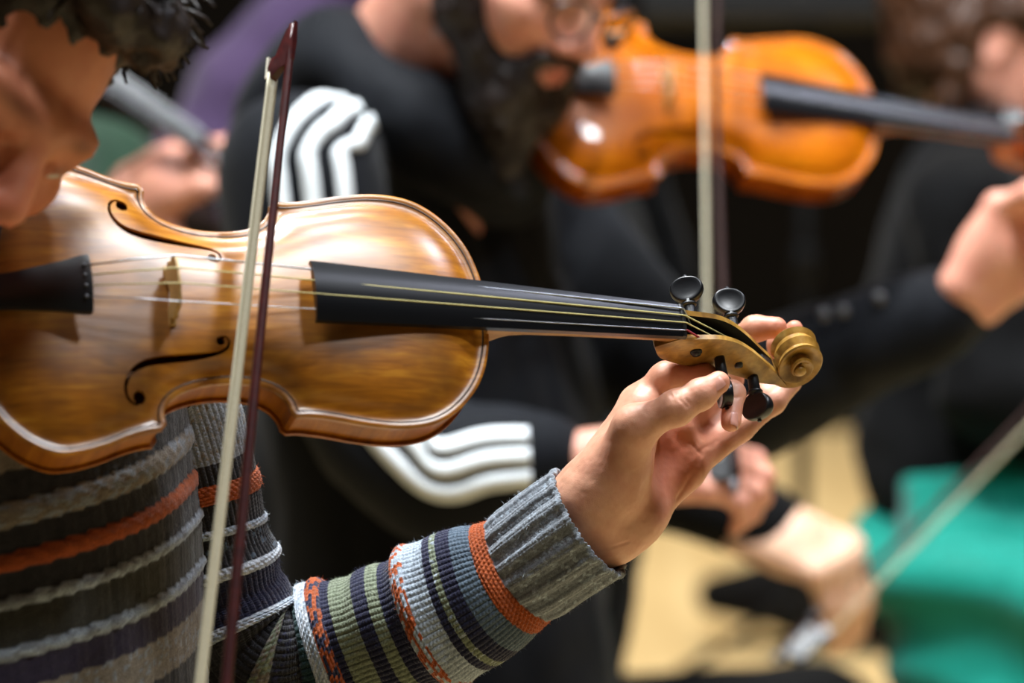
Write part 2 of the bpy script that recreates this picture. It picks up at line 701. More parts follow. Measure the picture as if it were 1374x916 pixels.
OUT = outline(2.0)
_gx = np.arange(-16, 352, 2.0)
_gy = np.arange(-110, 111, 2.0)
_G = np.stack(np.meshgrid(_gx, _gy, indexing='ij'), -1)
_m = inside(OUT, _G.reshape(-1, 2)).reshape(_G.shape[:2])
_p = np.zeros(_m.shape)
_ch = (np.add.outer(np.arange(len(_gx)), np.arange(len(_gy))) % 2 == 0)
for _i in range(420):
    for _c in (_ch, ~_ch):
        n4 = np.zeros_like(_p)
        n4[1:-1, 1:-1] = (_p[2:, 1:-1] + _p[:-2, 1:-1] + _p[1:-1, 2:] + _p[1:-1, :-2] + 4.0) / 4
        u = _p + 1.9 * (n4 - _p)
        _p = np.where(_c & _m, u, _p)


def poisson(P):
    fx = np.clip((P[:, 0] - _gx[0]) / 2.0, 0, len(_gx) - 1.001)
    fy = np.clip((P[:, 1] - _gy[0]) / 2.0, 0, len(_gy) - 1.001)
    i = fx.astype(int)
    j = fy.astype(int)
    a = fx - i
    b = fy - j
    return (_p[i, j] * (1 - a) * (1 - b) + _p[i + 1, j] * a * (1 - b) + _p[i, j + 1] * (1 - a) * b + _p[i + 1, j + 1] * a * b)


def arch(P, H=15.0):
    p = poisson(P)
    d = edge_d(OUT, P)
    s = 1 - np.exp(-np.maximum(p, 0) / 600.0)
    h = H * s ** 3.6
    h -= 2.0 * np.exp(-((d - 9.0) / 5.5) ** 2)
    h -= 0.9 * np.clip(1 - d / 2.0, 0, 1) ** 2
    return h


_F = np.array([(155.6, 27.8), (159.6, 26.8), (162.4, 29.8), (161.4, 33.6), (157.5, 36.3), (150.5, 38.2), (141.5, 39.8), (132.6, 41.2), (118.1, 43.4), (105.0, 46.6), (96.8, 51.6), (92.0, 58.4), (91.0, 64.6), (92.8, 70.0), (97.6, 72.6), (101.6, 70.6)])
_Fw = np.array([1.0, 1.0, 1.2, 1.4, 1.8, 2.6, 3.4, 3.9, 4.3, 3.9, 2.8, 2.0, 1.7, 1.6, 1.5, 1.4])


def fhole(sgn):
    c = spline(_F, 4)
    w = 1.3 * np.interp(np.arange(len(c)) / 4.0, np.arange(len(_Fw)), _Fw)
    t = np.gradient(c, axis=0)
    t /= np.linalg.norm(t, axis=1)[:, None]
    n = np.stack([-t[:, 1], t[:, 0]], 1)
    L = np.concatenate([c + n * w[:, None] / 2, (c - n * w[:, None] / 2)[::-1]])

    def disc(x, y, r):
        a = np.arange(14) * 2 * PI / 14
        return np.stack([x + r * np.cos(a), y + r * np.sin(a)], 1)
    return [l * [1, sgn] for l in (L, disc(156.6, 29.6, 3.0), disc(100.4, 68.2, 4.3))]


def plate_tri(holes):
    rng = np.random.default_rng(5)
    pts = [OUT]
    edges = [(i, (i + 1) % len(OUT)) for i in range(len(OUT))]
    n = len(OUT)
    for h in holes:
        pts.append(h)
        edges += [(n + i, n + (i + 1) % len(h)) for i in range(len(h))]
        n += len(h)
    g = np.stack(np.meshgrid(np.arange(-12, 348, 3.0), np.arange(-106, 107, 3.0), indexing='ij'), -1)
    g[:, ::2, 0] += 1.5
    g = g.reshape(-1, 2)
    g = g[inside(OUT, g)]
    dd = edge_d(OUT, g)
    g = g[dd > 9.0]
    for hh in holes:
        g = g[edge_d(hh, g) > 1.3]
    c = (OUT + np.roll(OUT, -1, 0)) / 2
    t = np.roll(OUT, -1, 0) - OUT
    t /= np.linalg.norm(t, axis=1)[:, None]
    nn = np.stack([t[:, 1], -t[:, 0]], 1)
    if not inside(OUT, c[5:6] + nn[5:6])[0]:
        nn = -nn
    rings = []
    for q in (0.7, 1.6, 2.8, 4.2, 5.8, 7.6):
        r = c + nn * q
        r = r[inside(OUT, r)]
        r = r[np.abs(edge_d(OUT, r) - q) < 0.25]
        rings.append(r)
    pts += rings + [g]
    P = np.concatenate(pts)
    vs, es, fs, *_ = delaunay_2d_cdt([Vector(p) for p in P.tolist()], edges, [], 0, 1e-5)
    V = np.array([v[:] for v in vs])
    F = np.array([f[:] for f in fs])
    C = V[F].mean(1)
    k = inside(OUT, C)
    for hh in holes:
        k &= ~inside(hh, C)
    F = F[k]
    a = V[F]
    cr = (a[:, 1, 0] - a[:, 0, 0]) * (a[:, 2, 1] - a[:, 0, 1]) - (a[:, 1, 1] - a[:, 0, 1]) * (a[:, 2, 0] - a[:, 0, 0])
    F[cr < 0] = F[cr < 0][:, ::-1]
    used = np.unique(F)
    re = np.full(len(V), -1)
    re[used] = np.arange(len(used))
    return V[used], re[F]


_HOLES = fhole(1) + fhole(-1)
TOP_T = plate_tri(_HOLES)
BACK_T = plate_tri([])


def plate_solid(T, z0, th, H, flip):
    P, F = T
    h = arch(P, H)
    n = len(P)
    d = edge_d(OUT, P)
    under = np.maximum(h - th, -th) if True else h
    a = np.column_stack([P, z0 + h])
    b = np.column_stack([P, z0 + np.minimum(h - th, h - th)])
    E = np.concatenate([F[:, [0, 1]], F[:, [1, 2]], F[:, [2, 0]]])
    key = np.sort(E, 1)
    _, inv, cnt = np.unique(key, axis=0, return_inverse=True, return_counts=True)
    be = E[cnt[inv.ravel()] == 1]
    W4 = np.concatenate([np.stack([be[:, 1], be[:, 0], be[:, 0] + n], 1), np.stack([be[:, 1], be[:, 0] + n, be[:, 1] + n], 1)])
    V = np.concatenate([a, b])
    FF = np.concatenate([F, F[:, ::-1] + n, W4])
    if flip:
        V = V * [1, 1, -1]
        FF = FF[:, ::-1]
    return V, FF


TOP_S = plate_solid(TOP_T, 0.0, 3.2, 15.0, False)
BACK_S = plate_solid(BACK_T, 33.5, 3.2, 14.0, True)


def rib_shell():
    t = np.roll(OUT, -1, 0) - np.roll(OUT, 1, 0)
    t /= np.linalg.norm(t, axis=1)[:, None]
    n = np.stack([-t[:, 1], t[:, 0]], 1)
    if inside(OUT, OUT[40:41] + n[40:41])[0]:
        n = -n
    o = OUT - n * 2.6
    i = OUT - n * 4.0
    R = [np.column_stack([o, np.full(len(o), z)]) for z in (-2.5, -12, -23, -31.2)]
    R += [np.column_stack([i, np.full(len(o), z)]) for z in (-31.2, -2.5)]
    R.append(R[0])
    return loft(R, True, False)


RIB_S = rib_shell()


def purf_ribbon(z0, sgn, H):
    t = np.roll(OUT, -1, 0) - np.roll(OUT, 1, 0)
    t /= np.linalg.norm(t, axis=1)[:, None]
    n = np.stack([-t[:, 1], t[:, 0]], 1)
    if inside(OUT, OUT[40:41] + n[40:41])[0]:
        n = -n
    A = OUT - n * 3.7
    B = OUT - n * 4.9
    ok = (edge_d(OUT, A) > 2.6)
    A, B = A[ok], B[ok]
    za = sgn * (arch(A, H) + 0.12) + z0
    zb = sgn * (arch(B, H) + 0.12) + z0
    R = np.stack([np.column_stack([A, za]), np.column_stack([B, zb]), np.column_stack([B, zb - sgn * 0.6]), np.column_stack([A, za - sgn * 0.6])], 1)
    R = np.concatenate([R, R[:1]])
    return loft(R, True, False)


PURF_S = purf_ribbon(0.0, 1, 15.0)
FB_Z = lambda u: 33.8 - (u - 218) * 0.1535       # middle of the fingerboard's playing face


def fingerboard_shape():
    R = []
    for u in np.linspace(218, 489, 24):
        hw = 21.5 + (12.0 - 21.5) * (u - 218) / 271
        v = np.linspace(-hw, hw, 13)
        z = FB_Z(u) - (42 - np.sqrt(42 ** 2 - v ** 2))
        zb = np.full(13, z[0] - 4.6)
        zb[1:-1] -= 0.0 if u > 346 else -3.0
        R.append(np.concatenate([np.column_stack([np.full(13, u), v, z]), np.column_stack([np.full(13, u), v, zb])[::-1]]))
    return loft(R)


def neck_shape():
    R = []
    for u, dp in [(343, 40), (348, 40), (352, 37), (356, 28), (362, 20), (372, 16), (400, 14), (440, 13.2), (470, 13), (480, 15), (486, 19), (490, 22)]:
        hw = 21.5 + (12.0 - 21.5) * (u - 218) / 271 - 0.3
        z0 = FB_Z(u) - (42 - math.sqrt(42 ** 2 - hw ** 2)) - 4.4
        a = np.linspace(0, PI, 15)
        R.append(np.column_stack([np.full(15, u), -hw * np.cos(a), z0 - dp * np.sin(a) ** 0.75]))
    return loft(R)


_CU = np.array([(488, -13), (497, -17.5), (508, -20.5), (523, -25), (538, -33.5), (553, -46), (566, -59), (577, -70)], float)
_CL = np.array([(474, -27), (481, -41), (488, -49), (501, -55.5), (522, -62), (545, -70), (568, -81), (590, -86)], float)


def cheek_shape(s):
    U = resample(spline(_CU, 6), 26)
    L = resample(spline(_CL, 6), 26)
    w = np.linspace(12.2, 9.0, 26)
    R = []
    for a, b, h in zip(U, L, w):
        ring = []
        for (p, f) in ((a, 0.0), (a, 1.0), (b, 1.0), (b, 0.0)):
            ring.append([p[0], s * (h - 4.6 + 4.6 * f), p[1]])
        q = [[a[0] * .97 + b[0] * .03, s * (h + .1), a[1] * .94 + b[1] * .06]]
        R.append([ring[0], [a[0], s * (h - 0.8), a[1] + 0.3], q[0], ring[2], ring[3]])
    return loft(R)


def box_floor_shape():
    L = resample(spline(_CL, 6), 26)
    U = resample(spline(_CU, 6), 26)
    w = np.linspace(12.0, 8.8, 26)
    R = []
    for i, (b, a, h) in enumerate(zip(L, U, w)):
        f = 0.30 if i < 19 else 0.3 + 0.13 * (i - 18)
        if i < 4:
            f = 0.92 - 0.06 * i
        e = b + (a - b) * min(f, 0.9)
        m = b + (b - a) * 0.05
        R.append([[e[0], -h + 1, e[1]], [e[0], h - 1, e[1]], [b[0], h, b[1]], [m[0], h * .5, m[1]], [m[0], -h * .5, m[1]], [b[0], -h, b[1]]])
    return loft(R)


def scroll_shape():
    R = []
    N = 110
    for i in range(N):
        q = i / (N - 1)
        th = math.radians(205) + q * 2 * PI * 2.2      # from the throat, round the back and in
        r = 19.5 * (1 - q) ** 0.8 + 3.2
        ri = r * (0.30 + .58 * max(0.0, 1 - q / .07)) if q < 0.9 else 0.3
        hw = 7.8 + 8.6 * q ** 1.1
        c, s = math.cos(th), math.sin(th)
        prof = [(r - .9, -hw), (r, -hw + 1.0), (r - 2.1, -hw * .5), (r + .1, 0), (r - 2.1, hw * .5), (r, hw - 1.0), (r - .9, hw), (r - 2.6, hw - .2), (ri, hw - 5.5), (ri, -hw + 5.5), (r - 2.6, -hw + .2)]
        R.append([[592.5 + a * c * 0.95, v, -63.5 + a * s * 1.22] for a, v in prof])
    V, F = loft(R)
    caps = []
    for sg in (-1, 1):
        e = lathe([(-2, 4.6), (0.6, 4.4), (1.6, 3.2), (2.0, 0.3)], 16)
        Rm = np.array([[1, 0, 0], [0, 0, sg], [0, -sg, 0]], float)
        caps.append(xf(e, Rm, (592.5, sg * 15.4, -63.5)))
    return merge([(V, F)] + caps)


def peg_shape():
    """shaft along +z from the far cheek to the head; returns shaft, collar+head"""
    shaft = lathe([(-17, 0.5), (-16.5, 3.0), (-10, 3.2), (11, 3.9), (20, 4.2), (21, 3.2)], 16)
    col = lathe([(20.4, 3.0), (20.8, 5.0), (21.8, 5.6), (22.8, 5.0), (23.4, 4.0), (25, 4.0)], 18)
    # heart shaped thumb piece: thin across y, dished faces, raised rim
    R = []
    nb, na = 40, 9
    a = np.arange(nb) * 2 * PI / nb
    ox = 11.4 * np.cos(a) * (1 - 0.10 * np.sin(a))
    oz = 33.6 + 9.6 * np.sin(a) + 1.0 * np.cos(2 * a)
    prof = [(0.0, 3.0), (0.35, 3.1), (0.7, 3.5), (0.86, 3.9), (0.95, 3.8), (1.0, 2.8), (1.035, 1.4), (1.035, -1.4), (1.0, -2.8), (0.95, -3.8), (0.86, -3.9), (0.7, -3.5), (0.35, -3.1), (0.0, -3.0)]
    for s, t in prof:
        s = max(s, 0.02)
        R.append(np.column_stack([ox * s, np.full(nb, t), 33.6 + (oz - 33.6) * s]))
    head = loft(R)
    pin = xf(lathe([(0, 1.6), (1.2, 1.4), (1.6, .3)], 10), np.eye(3), (0, 0, 43.0))
    return shaft, col, merge([head, pin])


def bridge_shape():
    top = [(-18, 41.5), (-12, 44.6), (-6, 46.4), (0, 46.6), (6, 45.8), (12, 43.8), (18, 40.4)]
    zf = lambda v: float(arch(np.array([[125.0, v]]))[0])
    o = [(-21, zf(-21)), (-21, zf(-21) + 2.5), (-16, 17.5), (-19.5, 22), (-19.8, 26), (-17.2, 29), (-18.6, 35)] + top + [(18.6, 34), (17.2, 29), (19.8, 26), (19.5, 22), (16, 17.5), (21, zf(21) + 2.5), (21, zf(21)), (10, zf(10)), (9, zf(9) + 2), (6.5, 19.5), (0, 22), (-6.5, 19.5), (-9, zf(-9) + 2), (-10, zf(-10))]
    o = np.array(o)

    def th(z):
        return 4.6 - (z - 13) / 33 * 3.0
    vs, es, fs, *_ = delaunay_2d_cdt([Vector(p) for p in o.tolist()], [(i, (i + 1) % len(o)) for i in range(len(o))], [], 1, 1e-6)
    P = np.array([v[:] for v in vs])
    n = len(P)
    V = np.concatenate([np.column_stack([122.6 + 0 * P[:, 0], P]), np.column_stack([122.6 + th(P[:, 1]), P])])
    F = [list(f) for f in fs] + [[i + n for i in f][::-1] for f in fs] + [[i, (i + 1) % n, (i + 1) % n + n, i + n] for i in range(n)]
    return V, F


def tailpiece_shape():
    R = []
    for u, hw, z in [(-13, 9, 12), (-8, 10, 14), (20, 12.5, 22), (50, 17, 31), (63, 20, 35), (67, 20.5, 36.2), (68.5, 20, 36.4)]:
        v = np.linspace(-hw, hw, 11)
        zt = z - (v / hw) ** 2 * hw * .26 + 1.2
        R.append(np.concatenate([np.column_stack([np.full(11, u), v, zt]), np.column_stack([np.full(11, u), v, zt - 4.5])[::-1]]))
    return loft(R)


def chinrest_shape():
    b = Body()
    b.ell((-8, 58, 14), (22, 36, 6.5), None, 6)
    b.ell((-7, 57, 23), (22, 36, 8.0), None, 3, sub=True)
    b.cone((-12, 30, 6), (-4, 48, 14), 6, 6, 8)
    b.cone((-14, 28, 8), (-14, 28, -36), 3, 3, 3)
    b.cone((-14, 52, 8), (-10, 56, -36), 3, 3, 3)
    b.cone((-14, 26, -38), (-9, 58, -38), 4, 4, 3)
    V, Q = b.build(1.6)
    return relax(V, Q, 2), Q


MM = 0.001


def string_paths():
    out = []
    br = [(-16.6, 42.6), (-5.6, 46.8), (5.6, 46.2), (16.6, 41.6)]     # treble ... bass
    pegs = [(530, -11, -45), (562, -4, -66), (545, 5, -52), (508, 9, -38)]
    for i in range(4):
        vb, zb = br[i]
        vn = -8.2 + 16.4 * i / 3
        zn = FB_Z(489) - (42 - math.sqrt(42 ** 2 - vn ** 2)) + 1.2
        vt = -11 + 22 * i / 3
        p = pegs[i]
        P = [(66, vt, 36.5 - abs(vt) * .1), (95, (vt + vb) / 2, (36.5 + zb) / 2 + .6), (125, vb, zb), (300, vb + (vn - vb) * (175 / 364.), zb + (zn - zb) * (175 / 364.)), (488.6, vn, zn + .3), (491, vn * .97, zn - 0.2), (p[0] - 2, vn * .55 + p[1] * .25, p[2] + 4.0), (p[0] + 2, vn * .5 + p[1] * .25, p[2] + 2.4)]
        out.append(np.array(P, float))
    return out


STR = string_paths()


def twist(V, extra=0.0):
    """the old head is carved a little askew: turn about the long axis, more towards the scroll"""
    V = np.array(V, float)
    ph = np.radians(22) * np.clip((V[:, 0] - 492) / 75.0, 0, 1)
    wc = np.interp(V[:, 0], [490, 580], [-34, -60])
    v, w = V[:, 1], V[:, 2] - wc
    V[:, 1] = v * np.cos(ph) + w * np.sin(ph)
    V[:, 2] = wc - v * np.sin(ph) + w * np.cos(ph)
    return V


def add(name, VF, m, parent, sharp=None, smooth=True):
    return obj(name, np.asarray(VF[0], float) * MM, VF[1], m, parent, smooth, sharp=sharp)


def violin(Mw, label, group, varn, rib, edge, neckm, boxm, strm, peg_turn, rest=True):
    # peg_turn: how far each thumb piece is turned
    v = empty('violin', None, label, 'violin', group, M=Mw)
    add('belly', TOP_S, varn, v, sharp=55)
    add('rib', RIB_S, rib, v, sharp=40)
    add('back', BACK_S, rib, v, sharp=55)
    add('purfling', PURF_S, PURF, v)
    add('fingerboard', fingerboard_shape(), EBONY, v, sharp=35)
    add('neck', neck_shape(), neckm, v, sharp=60)
    pv, pf = merge([cheek_shape(1), cheek_shape(-1), box_floor_shape()])
    pb = add('pegbox', (twist(pv), pf), boxm, v, sharp=40)
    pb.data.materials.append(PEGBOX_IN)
    nc = 2 * (25 * 5 + 2)
    for i, f in enumerate(pf):
        q = pv[list(f)].mean(0)
        hw_ = np.interp(q[0], [488, 576], [12.2, 9.0])
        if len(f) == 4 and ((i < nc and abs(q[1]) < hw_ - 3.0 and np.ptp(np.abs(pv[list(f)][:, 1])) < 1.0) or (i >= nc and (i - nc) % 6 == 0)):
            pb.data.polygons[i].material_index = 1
    add('scroll', (lambda q: (twist(q[0]), q[1]))(scroll_shape()), boxm, v, sharp=42)
    nu = [(np.array(p)) for p in ()]
    vv = np.linspace(-12, 12, 11)
    R = []
    for u, dz in ((488.2, -4), (488.2, 0.6), (489.4, 1.3), (491.5, 0.2), (491.8, -5)):
        R.append(np.column_stack([np.full(11, u), vv, FB_Z(489) - (42 - np.sqrt(42 ** 2 - vv ** 2)) + dz]))
    R = np.array(R).transpose(1, 0, 2)
    add('nut', loft(R), BONE, v, sharp=40)
    add('bridge', bridge_shape(), MAPLE, v, smooth=False)
    tp = add('tailpiece', tailpiece_shape(), EBONY_SATIN, v, sharp=40)
    fr = []
    for k in range(4):
        vt = -11 + 22 * k / 3
        fr.append(xf(lathe([(0, 1.3), (1.4, 1.3), (1.8, .8)], 10), np.eye(3), (64, vt, 36.2 - abs(vt) * .12)))
    for k in range(4):
        add('string_end', fr[k], NICKEL, tp)
    for k, P in enumerate(STR):
        s = add('string', tube(P, [0.42, 0.5, 0.6, 0.75][k] if k else 0.4, 6), strm[k], v)
    if rest:
        add('chin_rest', chinrest_shape(), EBONY_SATIN, v)
    sh, col, head = peg_shape()
    # (u, w) of each peg, side, turn of the thumb piece
    for (u, w, s), tn in zip([(508, -37, 1), (546, -55, 1), (529, -47, -1), (561, -68, -1)], peg_turn):
        ct, st = math.cos(tn), math.sin(tn)
        Rm = np.column_stack([[ct, 0, st], [-st * s, 0, ct * s], [0, s, 0]])
        c0_ = (u, 3.0 if s > 0 else -5.0, w)
        p = add('peg', xf(sh, Rm, c0_), EBONY_SATIN, v)
        add('peg_collar', xf(col, Rm, c0_), EBONY_SATIN, p)
        add('peg_head', xf(head, Rm, c0_), EBONY, p, sharp=60)
        hc = 12.2 - 3.2 * (u - 488) / 88
        e = lathe([(-hc - .5, 3.6), (-hc - .25, 4.2), (-hc + 3, 4.3)], 18)
        add('peg_end', xf(e, Rm, (u, 0, w)), EBONY_SATIN, p)
    add('silk_winding', tube(STR[0][5:7] * [[1, 1, 1], [1, 1, 1]] * 1.0, 0.75, 6), REDSILK, v) if strm[0] is not None else None
    return v


def pose(R, t):
    R = np.asarray(R)
    m = np.eye(4)
    m[:3, 0], m[:3, 1], m[:3, 2] = vec(R[:, 0]), vec(R[:, 1]), vec(R[:, 2])
    m[:3, 3] = W(*t)
    # keep the frame orthonormal
    u, _, vt = np.linalg.svd(m[:3, :3])
    m[:3, :3] = u @ vt
    return Matrix(m.tolist())


RA = np.array([[0.9458928, -0.1200773, 0.3014436], [0.3241496, 0.3915535, -0.8611695], [-0.0146244, 0.9122868, 0.4092907]])
TA = np.array([-0.3442252, 2.7365334, 0.0253121])
RB = np.array([[0.9651294, -0.0744037, 0.2509767], [0.2549616, 0.4844715, -0.8368285], [-0.0593279, 0.8716372, 0.4865477]])
TB = np.array([0.0234702, 4.0894641, 0.2417330])
VA = lambda p: W(*(TA + RA @ (np.asarray(p, float) * MM)))      # a point of the near violin (mm) in the world
VB = lambda p: W(*(TB + RB @ (np.asarray(p, float) * MM)))
vA = violin(pose(RA, TA), 'old amber violin with worn satin varnish being tuned, nearest in the picture', None, VARN_A, RIB_A, EDGE_A, NECK_A, PEGBOX_A, [STEEL, GUT, GUT, STEEL], [0.5, 0.15, 1.75, 0.95])
vB = violin(pose(RB, TB), 'glossy orange violin under the chin of the bearded person in glasses', None, VARN_B, RIB_B, RIB_B, RIB_B, RIB_B, [STEEL, STEEL, STEEL, STEEL], [0.4, 0.2, 0.9, 0.3])
# ------------------------------------------------------------ people: shared head, hands, dents
def basis(fwd, up):
    f = np.asarray(fwd, float)
    f = f / np.linalg.norm(f)
    r = np.cross(f, np.asarray(up, float))
    r /= np.linalg.norm(r)
    return np.column_stack([r, f, np.cross(r, f)])           # right, forward, up


def head_prims(B, c, Rm, s=1.0, nose=1.0):
    P = lambda p: c + Rm @ (np.asarray(p, float) * s)
    E = lambda p, r, k=.012, sub=False: B.ell(P(p), np.asarray(r, float) * s, Rm, k, sub)
    C = lambda a, b, ra, rb, k=.012, sub=False: B.cone(P(a), P(b), ra * s, rb * s, k, sub)
    E((0, -.015, .032), (.076, .098, .090))
    E((0, .030, -.040), (.060, .068, .075), .03)
    for q in (1, -1):
        C((q * .056, -.012, -.050), (q * .012, .076, -.104), .022, .019, .022)
        E((q * .042, .062, -.022), (.026, .026, .024), None or .02)
        C((q * .012, .088, .020), (q * .048, .074, .020), .014, .012, .014)
    E((0, .084, -.104), (.021, .019, .018), .014)
    for q in (1, -1):
        E((q * .032, .104, .000), (.019, .016, .013), .010, True)
        E((q * .032, .078, .000), (.0145, .0155, .0135), .004)
        C((q * .018, .095, .008), (q * .046, .084, .007), .0045, .004, .006)
    C((0, .092, .014), (0, .117 * nose, -.030), .0085, .0125, .012)
    for q in (1, -1):
        E((q * .013, .103, -.036), (.0095, .012, .009), .007)
        E((q * .008, .112, -.043), (.004, .006, .003), .002, True)
    C((-.016, .091, -.062), (.016, .091, -.062), .008, .008, .008)
    C((-.014, .088, -.074), (.014, .088, -.074), .0085, .0085, .008)
    C((-.022, .103, -.0675), (.022, .103, -.0675), .002, .002, .004, True)
    for q in (1, -1):
        E((q * .079, -.014, -.004), (.009, .019, .031), .010)
        E((q * .0865, -.012, .000), (.006, .011, .019), .005, True)
        E((q * .083, -.012, -.028), (.006, .008, .009), .006)
    return P


def head_tint(V, c, Rm, s=1.0):
    L = (V - c) @ Rm / s
    T = np.ones((len(V), 3))

    def spot(p, r, col, a):
        w = a * np.exp(-(((L - np.array(p)) / np.array(r)) ** 2).sum(1))[:, None]
        T[:] = T * (1 - w) + np.array(col) * w
    spot((0, .1, -.068), (.022, .02, .011), (.66, .30, .33), 1.0)
    spot((0, .115, -.035), (.022, .02, .02), (.92, .68, .66), .8)
    for q in (1, -1):
        spot((q * .04, .08, -.03), (.022, .03, .02), (.95, .74, .70), .6)
        spot((q * .03, .09, .022), (.022, .02, .006), (.22, .16, .13), .85)
        spot((q * .033, .09, .001), (.016, .02, .006), (.25, .18, .15), .6)
    return T


def dent(V, N, lines):
    """lines: (points, sigma, depth): creases (depth>0) or ridges (depth<0) along polylines"""
    out = V.copy()
    for pts, sg, dp in lines:
        pts = np.asarray(pts, float)
        d = np.full(len(V), 1e9)
        for p, q in zip(pts[:-1], pts[1:]):
            e = q - p
            t = np.clip(((V - p) @ e) / (e @ e + 1e-12), 0, 1)
            d = np.minimum(d, np.linalg.norm(V - p - t[:, None] * e, axis=1))
        out -= N * (dp * np.exp(-(d / sg) ** 2))[:, None]
    return out


def nail(parent, tip, along, normal, w, l, mat_=None):
    a = np.asarray(along, float)
    a = a / np.linalg.norm(a)
    n = np.asarray(normal, float)
    n = n - a * (n @ a)
    n /= np.linalg.norm(n)
    s = np.cross(a, n)
    R = []
    m = 9
    for i, q in enumerate(np.linspace(-1, 1, 11)):
        hw = w / 2 * (1 - 0.16 * max(0, -q) ** 2) * (1 - max(0, q - .5) ** 2 * .6) * (1 - max(0, -q - .6) * 1.2)
        t = np.linspace(-1, 1, m)
        base = tip + a * q * l / 2 + s * (t * hw)[:, None] - n * (t ** 2 * hw * .42)[:, None]
        R.append(base - n * (.0006 if abs(q) < 1 else .0011))
    V, F = loft(np.array(R), False, False)
    c = len(V)
    V2 = V - n * .0006
    F = F + [[i + c for i in f][::-1] for f in F]
    return obj('fingernail', np.concatenate([V, V2]), F, mat_ or NAIL, parent, world=True)


def shoes(knees, fwd, parent, off, m_, r=.046):
    """a plain low shoe on each foot"""
    f = np.asarray(fwd, float) * [1, 1, 0]
    f = f / np.linalg.norm(f)
    for kn in knees:
        a = kn * [1, 1, 0] + off
        S = Body()
        S.cone(a * [1, 1, 0] - f * .02 + [0, 0, .048], a * [1, 1, 0] + f * .16 + [0, 0, .040], .050, .040, .03)
        S.cone(a * [1, 1, 0] - f * .01 + [0, 0, .05], a * [1, 1, 0] + [0, 0, .115], .050, .048, .03)
        S.ell(a * [1, 1, 0] + f * .08 + [0, 0, .012], (.10, .10, .014), None, .02)
        V, Q = S.build(.006)
        V = relax(V, Q, 2)
        V[:, 2] = np.maximum(V[:, 2], .001)
        obj('shoe', V, Q, m_, parent, world=True)
# ------------------------------------------------------------ the near player: head, left arm and hand
pa = empty('person', W(-0.36, 2.72, -1.2) * [1, 1, 0], 'person in a chunky striped knit sweater tuning the near violin with one hand', 'person')
mmp = MM
HEAD_A = at(-50, 90, 2.69)
FA = vec((0.50, -0.62, -0.60))
RHA = basis(FA, vec((0.70, -0.12, 0.70)))
B = Body()
PA = head_prims(B, HEAD_A, RHA)
NECK_A_ = at(-150, 440, 2.86)
B.cone(PA((0, -.035, -.05)), NECK_A_, .055, .060, .03)
SH_L = at(205, 575, 2.955)
SH_R = at(-480, 560, 2.72)
B.cone(NECK_A_ + [0, 0, -.05], SH_L, .05, .032, .03)
B.cone(NECK_A_ + [0, 0, -.06], SH_R, .045, .035, .03)
HIP_A = at(-130, 1560, 3.0)
CH_A = at(-110, 830, 2.90)
B.ell(CH_A, (.14, .09, .24), basis(vec((.55, -.83, 0)), (0, 0, 1)), .05)
B.cone(CH_A, HIP_A, .12, .13, .05)
ELB = at(330, 915, 2.985)
WR = at(795, 700, 2.945)
B.chain([SH_L, at(240, 610, 2.965), at(258, 680, 2.972), at(287, 806, 2.985), ELB, at(405, 893, 2.995), at(535, 848, 2.983), at(668, 780, 2.963)], [.035, .035, .034, .033, .033, .033, .030, .028], .02)
# right arm towards the bow hand, below the picture
RELB = at(-420, 1180, 2.50)
RHAND = at(205, 1560, 2.50)
_ra = spline([SH_R, RELB, RHAND + np.array([-.07, 0, .01])], 5)
B.chain(list(_ra) + [RHAND], list(np.linspace(.042, .026, len(_ra))) + [.026], .02)
B.ell(RHAND, (.045, .03, .04), None, .02)
# thighs, shins, feet
for dx, dd in ((.10, -.16), (-.16, -.34)):
    hp = HIP_A + np.array([dx * .3, dd * .3, -.02])
    kn = HIP_A + np.array([dx + .22, dd - .16, .0])
    an = kn * [1, 1, 0] + np.array([-.03, .02, .09])
    B.chain([hp, kn], [.085, .06], .03)
    B.chain([kn, an], [.058, .042], .03)
    B.cone(an - [0, 0, .045], an + [.14, -.09, -.05], .042, .035, .03)
V0, Q0 = B.build(.0045)
V0 = relax(V0, Q0, 2)
T0 = head_tint(V0, HEAD_A, RHA) * np.array([.92, .68, .58])  # darker and redder than the hand: shade on the face put into the tint
# ---- the tuning hand, fine
H = Body()
h = lambda x, y, D: at(x, y, D)
FORE = h(660, 784, 2.965)
H.chain([FORE, h(738, 738, 2.953)], [.026, .027], .02)
H.chain([h(728, 725, 2.952), h(790, 668, 2.94)], [.022, .0225], .015)
H.chain([h(748, 752, 2.956), h(812, 708, 2.955)], [.021, .0215], .02)
IDX = [h(862, 538, 2.962), h(893, 507, 2.952), h(946, 506, 2.947), h(984, 527, 2.944), h(981, 566, 2.930)]
MID = [h(903, 574, 2.985), h(975, 507, 3.022), h(992, 455, 3.018), h(1012, 441, 3.004), h(1042, 439, 2.998)]
RNG = [h(926, 600, 2.995), h(1031, 535, 3.030), h(1044, 492, 3.040), h(1046, 460, 3.034), h(1066, 441, 3.022)]
PNK = [h(918, 632, 2.985), h(996, 574, 3.004), h(1038, 540, 3.018), h(1064, 514, 3.026)]
THB = [h(822, 642, 2.930), h(852, 573, 2.906), h(908, 547, 2.893), h(940, 529, 2.894), h(964, 513, 2.898)]
# palm
H.chain([h(790, 668, 2.94), h(858, 548, 2.957)], [.0225, .0150], .014)
H.chain([h(805, 690, 2.955), h(897, 585, 2.982)], [.0215, .0140], .016)
H.chain([h(808, 702, 2.958), h(914, 606, 2.985)], [.0215, .0130], .016)
H.chain([h(814, 709, 2.955), h(922, 634, 2.978)], [.0215, .0120], .016)
H.ell(h(846, 690, 2.952), (.022, .018, .020), None, .02)                    # heel of the little finger side
